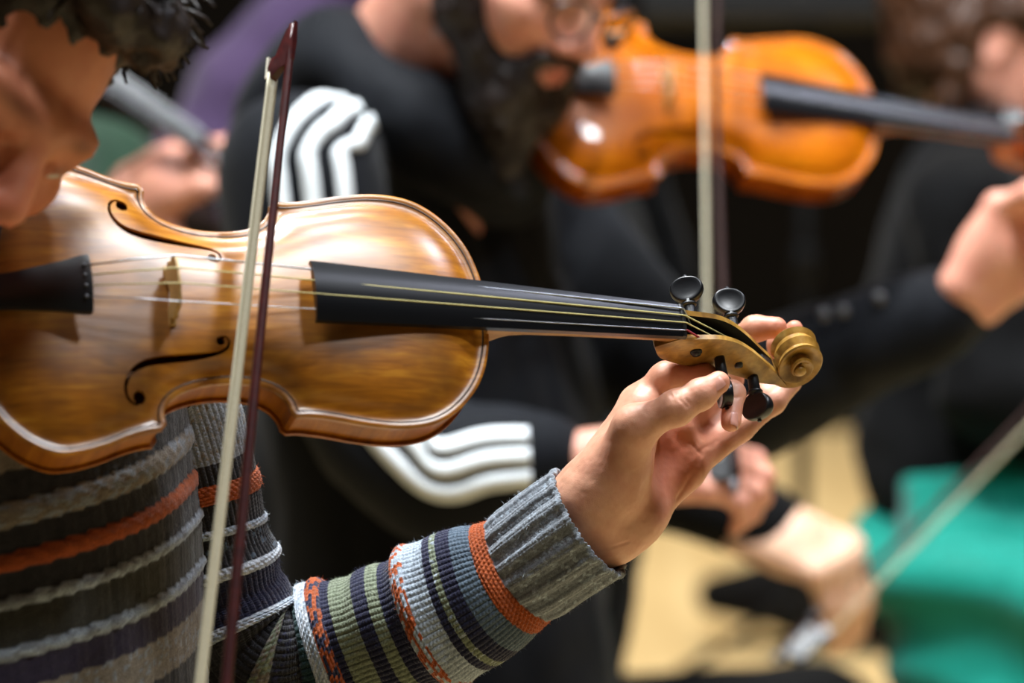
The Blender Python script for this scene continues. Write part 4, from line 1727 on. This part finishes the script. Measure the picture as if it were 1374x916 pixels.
Vq = relax(Vq, Qq, 1)
Nq = vnormals(Vq, Qq)
Vq = Vq + Nq * (vnoise(Vq, 160, 2) * .0022 + vnoise(Vq, 60, 3) * .003)[:, None]
parts = [(Vq, Qq.tolist())]
rng = np.random.default_rng(8)
for i in rng.integers(0, len(Vq), 1500):
    p = Vq[i]
    d = Nq[i] * .6 + RHB @ np.array([0, .25, -.8]) + rng.normal(0, .35, 3)
    d /= np.linalg.norm(d)
    sd = np.cross(d, rng.normal(0, 1, 3))
    sd /= np.linalg.norm(sd)
    L = rng.uniform(.006, .014)
    parts.append((np.array([p - sd * .0008, p + sd * .0008, p + d * L]), [[0, 1, 2]]))
V, F = merge(parts)
obj('beard', V, F, BEARD_B, pb, world=True)
Hb = Body()
Hb.ell(PB((0, -.028, .050)), (.083, .098, .085), RHB, .02)
Hb.ell(PB((0, -.065, .005)), (.074, .055, .075), RHB, .03)
Vq, Qq = Hb.build(.005)
obj('hair', fold(relax(Vq, Qq, 1), Qq, .004, 80), Qq, BEARD_B, pb, world=True)
GLM = mat('dark_glasses_frame', '#17100e', .25)
gl = obj('glasses', *merge([tube(np.array([PB((-.012, .122, .004)), PB((0, .126, .007)), PB((.012, .122, .004))]), .0018, 6), tube(np.array([PB((.060, .108, .008)), PB((.080, .05, .010)), PB((.082, -.01, .006))]), .002, 6), tube(np.array([PB((-.060, .108, .008)), PB((-.080, .05, .010)), PB((-.082, -.01, .006))]), .002, 6)]), GLM, pb, world=True)
GLASS = mat('lens_glass', '#ffffff', .02)
bsdf(GLASS).inputs['Transmission Weight'].default_value = 1.0
bsdf(GLASS).inputs['IOR'].default_value = 1.15
for q in (1, -1):
    a = np.arange(25) * 2 * PI / 24
    rim = np.array([PB((q * .036 + .0245 * math.cos(t), .119 - .012 * abs(math.cos(t) * .5 * q + .5) ** 2 * 0 - .010 * max(0, q * math.cos(t)), -.004 + .020 * math.sin(t))) for t in a])
    obj('lens_rim', *tube(rim, .0023, 6), GLM, gl, world=True)
    c_ = rim[:24].mean(0)
    nrm_ = RHB @ np.array([0, 1., 0])
    Vv = np.concatenate([rim[:24], rim[:24] - nrm_ * .0012])
    Ff = [list(range(24)), [24 + i for i in range(24)][::-1]] + [[i, (i + 1) % 24, 24 + (i + 1) % 24, 24 + i] for i in range(24)]
    obj('lens', Vv, Ff, GLASS, gl, smooth=False, world=True)
# jacket
J = Body()
TFB = basis(vec((.82, -.57, 0)), (0, 0, 1))
J.ell(at(575, 500, 4.20), (.195, .125, .30), TFB, .05)
J.cone(at(560, 640, 4.22), HIPB + [-.005, 0, 0], .18, .185, .08)
J.cone(NB + [0, 0, -.045], SR, .072, .070, .05)
J.cone(NB + [0, 0, -.045], SL_, .072, .070, .05)
ARM_R = spline([SR, at(430, 400, 3.965), at(500, 545, 3.94), at(585, 630, 3.915), at(660, 622, 3.90), at(732, 618, 3.90)], 6)
rA = np.interp(np.linspace(0, 1, len(ARM_R)), [0, .3, .55, .8, 1], [.073, .066, .060, .052, .042])
J.chain(list(ARM_R), list(rA), .015)
ARM_L = spline([SL_, at(800, 400, 4.30), at(950, 530, 4.25), at(1100, 485, 4.225), at(1274, 415, 4.20)], 6)
rL = np.interp(np.linspace(0, 1, len(ARM_L)), [0, .4, .6, 1], [.072, .064, .060, .043])
J.chain(list(ARM_L), list(rL), .015)
Vj, Qj = J.build(.0075)
Vj = relax(Vj, Qj, 2)
Vj = crease(Vj, Qj, .010, 9, 3)
Nj = vnormals(Vj, Qj)
jk = obj('track_jacket', Vj, Qj, JACKET, pb, world=True)
# hood lying round the neck
hd_c = [at(470, 95, 4.22), at(452, 70, 4.12), at(480, 105, 4.055), at(540, 150, 4.03), at(600, 195, 4.03), at(650, 240, 4.06), at(675, 250, 4.12), at(660, 215, 4.2), at(600, 140, 4.25), at(530, 95, 4.27)]
hp_ = spline(hd_c, 6, True)
Hd = Body()
hp2 = list(hp_) + [hp_[0]]
Hd.chain(hp2, [.034 + .008 * math.sin(i * .35) for i in range(len(hp2))], .02)
Hd.ell(at(420, 175, 4.16), (.10, .07, .085), TFB, .05)
Vq, Qq = Hd.build(.006)
obj('hood', fold(relax(Vq, Qq, 2), Qq, .005, 18, 5), Qq, JACKET, jk, world=True)


def stripe_on(arm, rr_, offs, i0, i1, w=.013):
    """a tape sewn along the sleeve: offs = angle round the arm, measured from the side that faces the camera"""
    arm = np.asarray(arm)
    T, _, _ = frames(arm)
    ref = vec((.12, -1, .1))
    n0_ = ref - T * (T @ ref)[:, None]
    n0_ /= np.linalg.norm(n0_, axis=1)[:, None]
    s0_ = np.cross(T, n0_)
    offs = np.broadcast_to(offs, (len(arm),))
    n = n0_ * np.cos(offs)[:, None] + s0_ * np.sin(offs)[:, None]
    s = -n0_ * np.sin(offs)[:, None] + s0_ * np.cos(offs)[:, None]
    P = []
    for i in range(i0, i1):
        # rest on the folded jacket surface
        p = arm[i] + n[i] * rr_[i]
        L = Vj - arm[i]
        al = L @ n[i]
        off = np.linalg.norm(L - al[:, None] * n[i], axis=1)
        q = (off < .014) & (al > 0)
        h_ = np.median(al[q]) if q.any() else rr_[i]
        P.append(arm[i] + n[i] * (h_ + .0008))
    P = np.array(P)
    P[1:-1] = (P[:-2] + P[2:] + P[1:-1]) / 3
    return ribbon(P, s[i0:i1], w, .0022, n[i0:i1])


AR = resample(np.concatenate([spline([at(478, 160, 4.06), at(440, 180, 4.02), SR], 6)[:-1], ARM_R]), 100)
rAR = np.interp(np.linspace(0, 1, 100), np.linspace(0, 1, len(rA)), rA)
for oi in (-1, 0, 1):
    V, F = stripe_on(AR, rAR, -.02 + .38 * oi, 3, 97, .0158)
    obj('white_stripe', V, F, WHITECLOTH, jk, world=True)
V, F = tube(np.array([at(726, 618, 3.90), at(744, 618, 3.90)]), .041, 24)
obj('cuff', V, F, JACKET, jk, world=True)
V, F = tube(np.array([at(1262, 420, 4.20), at(1280, 411, 4.20)]), .042, 24)
obj('cuff', V, F, JACKET, jk, world=True)
for p in (at(1106, 422, 4.165), at(1132, 418, 4.163), at(1180, 400, 4.16)):  # three small dull metal discs on the left forearm
    V, F = lathe([(-.003, .006), (0, .0062), (.0022, .0045), (.003, .0004)], 12)
    R_ = basis((0, 0, 1), vec((0, -.7, .7)))
    obj('metal_dot', V @ R_.T + p, F, NICKEL, jk, world=True)
TR = Body()
for kn in (KN1, KN2):
    TR.chain([HIPB + [0, 0, -.02], kn, kn * [1, 1, 0] + [-.02, 0, .10]], [.11, .078, .06], .03)
Vq, Qq = TR.build(.009)
obj('trousers', fold(relax(Vq, Qq, 2), Qq, .006, 12), Qq, BLACKCLOTH, pb, world=True)
bow(at(962, -385, 4.295), at(985, 660, 3.86), vec((-.86, .5, 0)), 'dark bow with cream hair on the strings of the glossy orange violin', DARKSTICK, from_frog=True)

shoes([KN1, KN2], (.88, -.47, 0), pb, np.array([-.02, 0, 0]), BLACKCLOTH)
# ------------------------------------------------------------ player behind whose bowing hand rests low, with a bow
NC = at(700, 60, 5.0)
pc = empty('person', NC * [1, 1, 0], 'person in black hidden behind the bearded player, pale hand holding a lowered bow', 'person')
B = Body()
HC = at(700, -130, 4.96)
PC = head_prims(B, HC, basis(vec((.8, -.4, -.3)), (0, 0, 1)))
B.cone(PC((0, -.03, -.04)), NC, .055, .06, .03)
HIPC = at(640, 1010, 5.15)
WC = at(1003, 700, 4.68)
SC_, EC = at(600, 170, 4.86), at(760, 560, 4.72)
B.cone(NC + [0, 0, -.06], HIPC, .10, .12, .04)
B.cone(NC + [0, 0, -.06], SC_, .05, .045, .03)
B.chain([SC_, EC, WC], [.042, .036, .026], .02)
for dx, dy in ((.42, -.12), (.42, .12)):
    kn = HIPC + [dx, dy, .0]
    B.chain([HIPC, kn, kn * [1, 1, 0] + [0, 0, .08]], [.08, .055, .04], .03)
    B.cone(kn * [1, 1, 0] + [0, 0, .045], kn * [1, 1, 0] + [.15, -.03, .035], .04, .032, .02)
V0_, Q0_ = B.build(.006)
V0_ = relax(V0_, Q0_, 1)
Hh = Body()
tipsC, *_ = hand_prims(Hh, WC + vec((.004, 0, 0)), vec((.84, -.25, -.36)), vec((.26, -.60, .76)), -1, [(1.05, .45, .25), (1.0, .5, .25), (1.0, .5, .25), (1.0, .5, .25)], 1.22, .03)
Hh.cone(WC + vec((-.03, .0, .012)), WC + vec((.02, 0, -.01)), .027, .026, .02)
Vc, Qc = Hh.build(.003)
body_mesh([(V0_, Q0_), (relax(Vc, Qc, 2), Qc)], SKIN_C, pc)
J = Body()
J.ell(at(690, 470, 5.05), (.19, .13, .34), basis(vec((.9, -.4, 0)), (0, 0, 1)), .05)
J.chain([NC + [0, 0, -.06], SC_, EC, at(880, 640, 4.70), at(1024, 706, 4.675)], [.06, .07, .06, .052, .045], .02)
J.chain([NC + [0, 0, -.06], at(800, 170, 5.2), at(900, 500, 5.3)], [.06, .07, .06], .02)
J.cone(at(700, 700, 5.05), HIPC, .15, .16, .06)
J.cone(NC + [0, 0, -.05], at(690, 330, 5.03), .075, .17, .05)
Vq, Qq = J.build(.009)
obj('black_top', fold(relax(Vq, Qq, 2), Qq, .006, 14), Qq, BLACKCLOTH, pc, world=True)
shoes([HIPC + [.42, -.12, 0], HIPC + [.42, .12, 0]], (.98, -.2, 0), pc, np.array([0, 0, 0]), BLACKCLOTH)
TR = Body()
for dx, dy in ((.42, -.12), (.42, .12)):
    kn = HIPC + [dx, dy, .0]
    TR.chain([HIPC + [0, 0, -.02], kn, kn * [1, 1, 0] + [0, 0, .10]], [.11, .078, .06], .03)
Vq, Qq = TR.build(.01)
obj('trousers', fold(relax(Vq, Qq, 2), Qq, .006, 12), Qq, BLACKCLOTH, pc, world=True)
Hb = Body()
Hb.ell(PC((0, -.03, .05)), (.086, .10, .088), basis(vec((.8, -.4, -.3)), (0, 0, 1)), .02)
Vq, Qq = Hb.build(.006)
obj('hair', fold(Vq, Qq, .004, 80), Qq, HAIR_A, pc, world=True)
bow(at(1560, 355, 4.95), at(1040, 886, 4.60), vec((.45, -.5, -.6)), 'lowered bow slanting across the green trousers at the right', DARKSTICK)

# ------------------------------------------------------------ seated player in green trousers at the right edge
ND = at(1350, 205, 5.35)
pd = empty('person', ND * [1, 1, 0], 'person with auburn hair and green trousers at the right edge', 'person')
HD = at(1330, 62, 5.32)
RHD = basis(vec((.94, .12, -.28)), vec((0, 0, 1)))
B = Body()
PD = head_prims(B, HD, RHD)
B.cone(PD((0, -.03, -.04)), ND, .055, .058, .03)
HIPD = at(1330, 720, 5.2)
KD1, KD2 = at(1720, 730, 4.98), at(1700, 720, 5.42)
B.cone(ND + [0, 0, -.06], HIPD, .10, .12, .04)
for kn in (KD1, KD2):
    B.chain([HIPD, kn, kn * [1, 1, 0] + [0, 0, .08]], [.08, .055, .04], .03)
    B.cone(kn * [1, 1, 0] + [0, 0, .045], kn * [1, 1, 0] + [.15, -.03, .035], .04, .032, .02)
Vq, Qq = B.build(.006)
Vq = relax(Vq, Qq, 1)
body_mesh([(Vq, Qq)], SKIN_B, pd, head_tint(Vq, HD, RHD))
Hb = Body()
Hb.ell(PD((0, -.03, .050)), (.087, .104, .088), RHD, .02)
Hb.ell(PD((0, -.075, -.005)), (.078, .055, .085), RHD, .03)
for q in (1, -1):
    Hb.cone(PD((q * .074, -.05, .01)), PD((q * .066, -.04, -.09)), .022, .020, .02)
    Hb.cone(PD((q * .07, .045, .06)), PD((q * .078, .01, .04)), .018, .018, .02)
Hb.ell(PD((0, -.115, .03)), (.045, .04, .045), RHD, .02)
Vq, Qq = Hb.build(.005)
obj('hair', fold(relax(Vq, Qq, 1), Qq, .006, 60), Qq, HAIR_D, pd, world=True)
J = Body()
J.ell(at(1330, 420, 5.3), (.20, .145, .26), basis(vec((.95, -.2, 0)), (0, 0, 1)), .05)
J.cone(at(1330, 480, 5.28), at(1322, 600, 5.24), .15, .155, .06)
J.chain([ND + [0, 0, -.06], at(1290, 280, 5.10), at(1330, 520, 5.05), at(1560, 560, 5.0)], [.06, .07, .06, .05], .02)
J.chain([ND + [0, 0, -.06], at(1400, 280, 5.5), at(1500, 520, 5.5)], [.06, .07, .06], .02)
Vq, Qq = J.build(.009)
obj('black_top', fold(relax(Vq, Qq, 2), Qq, .006, 14), Qq, BLACKCLOTH, pd, world=True)
TR = Body()
TR.ell(at(1368, 735, 5.2), (.17, .17, .13), None, .06)
for kn in (KD1, KD2):
    TR.chain([HIPD + [0, 0, -.02], kn, kn * [1, 1, 0] + [0, 0, .10]], [.125, .085, .07], .05)
TR.cone(at(1275, 800, 5.08), at(1500, 850, 4.98), .10, .11, .05)
TR.cone(at(1290, 880, 5.08), at(1500, 930, 4.98), .08, .11, .05)
Vq, Qq = TR.build(.009)
Vq = relax(Vq, Qq, 2)
Nq = vnormals(Vq, Qq)
u_ = (Vq - HIPD) @ vec((.50, .1, .85))
w_ = np.sin(u_ * 46 + 3.0 * vnoise(Vq, 5, 2))
Vq = relax(Vq + Nq * (.030 * (np.abs(w_) ** .7 * np.sign(w_)) * (.6 + .4 * vnoise(Vq, 5, 5)) + .012 * vnoise(Vq, 10, 8))[:, None], Qq, 2)
obj('trousers', Vq, Qq, GREEN, pd, world=True)
shoes([KD1, KD2], (.98, -.2, 0), pd, np.array([0, 0, 0]), BLACKCLOTH)

# ------------------------------------------------------------ far left: a violin neck in a hand, a purple back
def uvw(u, wdir):
    u = np.asarray(u, float)
    u /= np.linalg.norm(u)
    w_ = np.asarray(wdir, float)
    w_ = w_ - u * (w_ @ u)
    w_ /= np.linalg.norm(w_)
    return np.column_stack([u, np.cross(w_, u), w_])


RE = uvw((.82, -.31, -.48), (-.18, -.83, .54))
NUT_E = np.array([(268 - 687.) / FPX * 4.55, 4.55, (458 - 188.) / FPX * 4.55])
TE = NUT_E - RE @ np.array([.489, 0, -.008])
vE = violin(pose(RE, TE), 'blurred violin whose grey fingerboard shows beside the near face at the left', None, VARN_E, VARN_E, VARN_E, VARN_E, VARN_E, [STEEL, STEEL, STEEL, STEEL], [0.4, 0.2, 0.9, 0.3], False)
NE = at(-40, 120, 4.85)
pe = empty('person', NE * [1, 1, 0], 'person in dark green hidden behind the near face, ruddy hand on a violin neck', 'person')
B = Body()
HE = at(-90, -60, 4.72)
RHE = basis(vec((.7, -.6, -.3)), (0, 0, 1))
PE = head_prims(B, HE, RHE)
B.cone(PE((0, -.03, -.04)), NE, .055, .06, .03)
HIPE = at(10, 900, 4.95)
WE = at(172, 262, 4.62)
SE, EE = at(140, 240, 5.0), at(120, 480, 4.85)
B.cone(NE + [0, 0, -.06], HIPE, .07, .10, .04)
B.cone(NE + [0, 0, -.06], SE, .05, .045, .03)
B.chain([SE, EE, WE], [.042, .036, .028], .02)
for dx, dy in ((.30, -.30), (-.02, -.42)):
    kn = HIPE + [dx, dy, .0]
    B.chain([HIPE, kn, kn * [1, 1, 0] + [0, 0, .08]], [.08, .055, .04], .03)
    B.cone(kn * [1, 1, 0] + [0, 0, .045], kn * [1, 1, 0] + [.1, -.12, .035], .04, .032, .02)
V0_, Q0_ = B.build(.007)
Hh = Body()
hand_prims(Hh, WE, vec((.62, -.30, .25)), vec((-.2, -.75, .55)), 1, [(.5, .9, .6), (.5, .9, .6), (.6, .9, .6), (.6, .9, .6)], 1.1)
Vc, Qc = Hh.build(.003)
body_mesh([(V0_, Q0_), (relax(Vc, Qc, 2), Qc)], SKIN_B, pe)
J = Body()
J.ell(at(0, 480, 4.95), (.19, .13, .33), basis(vec((.7, -.7, 0)), (0, 0, 1)), .05)
J.chain([NE + [0, 0, -.06], SE, EE, at(160, 300, 4.64)], [.06, .068, .06, .042], .02)
J.cone(at(0, 700, 4.95), HIPE, .15, .16, .06)
J.cone(NE + [0, 0, -.05], at(0, 330, 4.94), .085, .18, .05)
J.cone(NE + [0, 0, -.09], at(0, 500, 4.90), .10, .17, .05)
J.chain([NE + [0, 0, -.06], at(-180, 260, 4.95), at(-190, 560, 4.8)], [.06, .068, .05], .02)
Vq, Qq = J.build(.009)
obj('green_top', fold(relax(Vq, Qq, 2), Qq, .006, 14), Qq, GREENTOP, pe, world=True)
TR = Body()
for dx, dy in ((.30, -.30), (-.02, -.42)):
    kn = HIPE + [dx, dy, .0]
    TR.chain([HIPE + [0, 0, -.02], kn, kn * [1, 1, 0] + [0, 0, .10]], [.11, .078, .06], .03)
Vq, Qq = TR.build(.01)
obj('trousers', Vq, Qq, BLACKCLOTH, pe, world=True)
shoes([HIPE + [.30, -.30, 0], HIPE + [-.02, -.42, 0]], (.64, -.77, 0), pe, np.array([0, 0, 0]), BLACKCLOTH)
Hb = Body()
Hb.ell(PE((0, -.03, .05)), (.086, .10, .088), RHE, .02)
Vq, Qq = Hb.build(.006)
obj('hair', fold(Vq, Qq, .004, 80), Qq, HAIR_A, pe, world=True)

NF = at(500, -120, 5.6)
pf = empty('person', NF * [1, 1, 0], 'person in a purple top mostly hidden behind the bearded player\'s shoulder', 'person')
B = Body()
HF = at(520, -300, 5.55)
RHF = basis(vec((.9, -.3, -.2)), (0, 0, 1))
PF = head_prims(B, HF, RHF)
B.cone(PF((0, -.03, -.04)), NF, .055, .06, .03)
HIPF = at(480, 700, 5.65)
B.cone(NF + [0, 0, -.06], HIPF, .10, .12, .04)
for dx, dy in ((.10, -.40), (-.13, -.40)):
    kn = HIPF + [dx, dy, .0]
    B.chain([HIPF, kn, kn * [1, 1, 0] + [0, 0, .08]], [.08, .055, .04], .03)
    B.cone(kn * [1, 1, 0] + [0, 0, .045], kn * [1, 1, 0] + [.06, -.14, .035], .04, .032, .02)
V0_, Q0_ = B.build(.007)
body_mesh([(V0_, Q0_)], SKIN_C, pf)
J = Body()
J.ell(at(490, 330, 5.65), (.18, .13, .34), basis(vec((.9, -.3, 0)), (0, 0, 1)), .05)
J.chain([NF + [0, 0, -.06], at(455, -20, 5.45), at(318, 130, 5.40), at(262, 230, 5.36), at(420, 330, 5.2)], [.06, .062, .062, .055, .045], .03)
J.chain([NF + [0, 0, -.06], at(600, 20, 5.8), at(700, 250, 5.8)], [.06, .07, .06], .02)
J.cone(at(480, 500, 5.65), HIPF, .15, .16, .06)
J.cone(NF + [0, 0, -.05], at(490, 150, 5.63), .075, .17, .05)
Vq, Qq = J.build(.009)
obj('purple_top', fold(relax(Vq, Qq, 2), Qq, .006, 14), Qq, PURPLE, pf, world=True)
TR = Body()
for dx, dy in ((.10, -.40), (-.13, -.40)):
    kn = HIPF + [dx, dy, .0]
    TR.chain([HIPF + [0, 0, -.02], kn, kn * [1, 1, 0] + [0, 0, .10]], [.11, .078, .06], .03)
Vq, Qq = TR.build(.01)
obj('trousers', Vq, Qq, BLACKCLOTH, pf, world=True)
shoes([HIPF + [.10, -.40, 0], HIPF + [-.13, -.40, 0]], (.4, -.9, 0), pf, np.array([0, 0, 0]), BLACKCLOTH)
Hb = Body()
Hb.ell(PF((0, -.03, .05)), (.086, .10, .088), RHF, .02)
Vq, Qq = Hb.build(.006)
obj('hair', fold(Vq, Qq, .004, 80), Qq, HAIR_A, pf, world=True)

# ------------------------------------------------------------ music stand and instrument case in the dark
MB_ = at(1077, 600, 6.5) * [1, 1, 0]
ms = empty('music_stand', MB_, 'thin black music stand pole before the pale floor', 'music stand')
BLKMETAL = mat('black_metal', '#070707', .7, 0, .15)
obj('pole', *tube(np.array([[0, 0, .12], [0, 0, 1.12]]), .011, 12, (1, 0, 0)), BLKMETAL, ms)
obj('clamp', *lathe([(.68, .012), (.685, .018), (.73, .018), (.735, .012)], 14), BLKMETAL, ms)
for k in range(3):
    a = k * 2 * PI / 3 + .4
    obj('leg', *tube(np.array([[0, 0, .20], [.12 * math.cos(a), .12 * math.sin(a), .11], [.27 * math.cos(a), .27 * math.sin(a), .008]]), .008, 8), BLKMETAL, ms)
Rt = np.array(Matrix.Rotation(math.radians(-25), 3, 'X'))
dk = obj('desk', *box((0, .06, 1.24), (.50, .006, .34), Rt), BLKMETAL, ms, smooth=False)
obj('ledge', *box((0, -.04, 1.08), (.50, .06, .006), Rt), BLKMETAL, dk, smooth=False)
CS_ = Body()
cb = at(1010, 835, 7.05) * [1, 1, 0]
CS_.cone(cb + [-.06, 0, .085], cb + [.14, .0, .09], .035, .085, .03)
CS_.cone(cb + [.14, 0, .09], cb + [.62, .05, .09], .085, .10, .05)
Vq, Qq = CS_.build(.008)
Vq = relax(Vq, Qq, 2)
Vq[:, 2] = np.clip(Vq[:, 2], .004, .15)
centred('violin_case', Vq, Qq, BLACKCLOTH, 'black instrument case lying on the pale floor behind the pale hand', 'case')
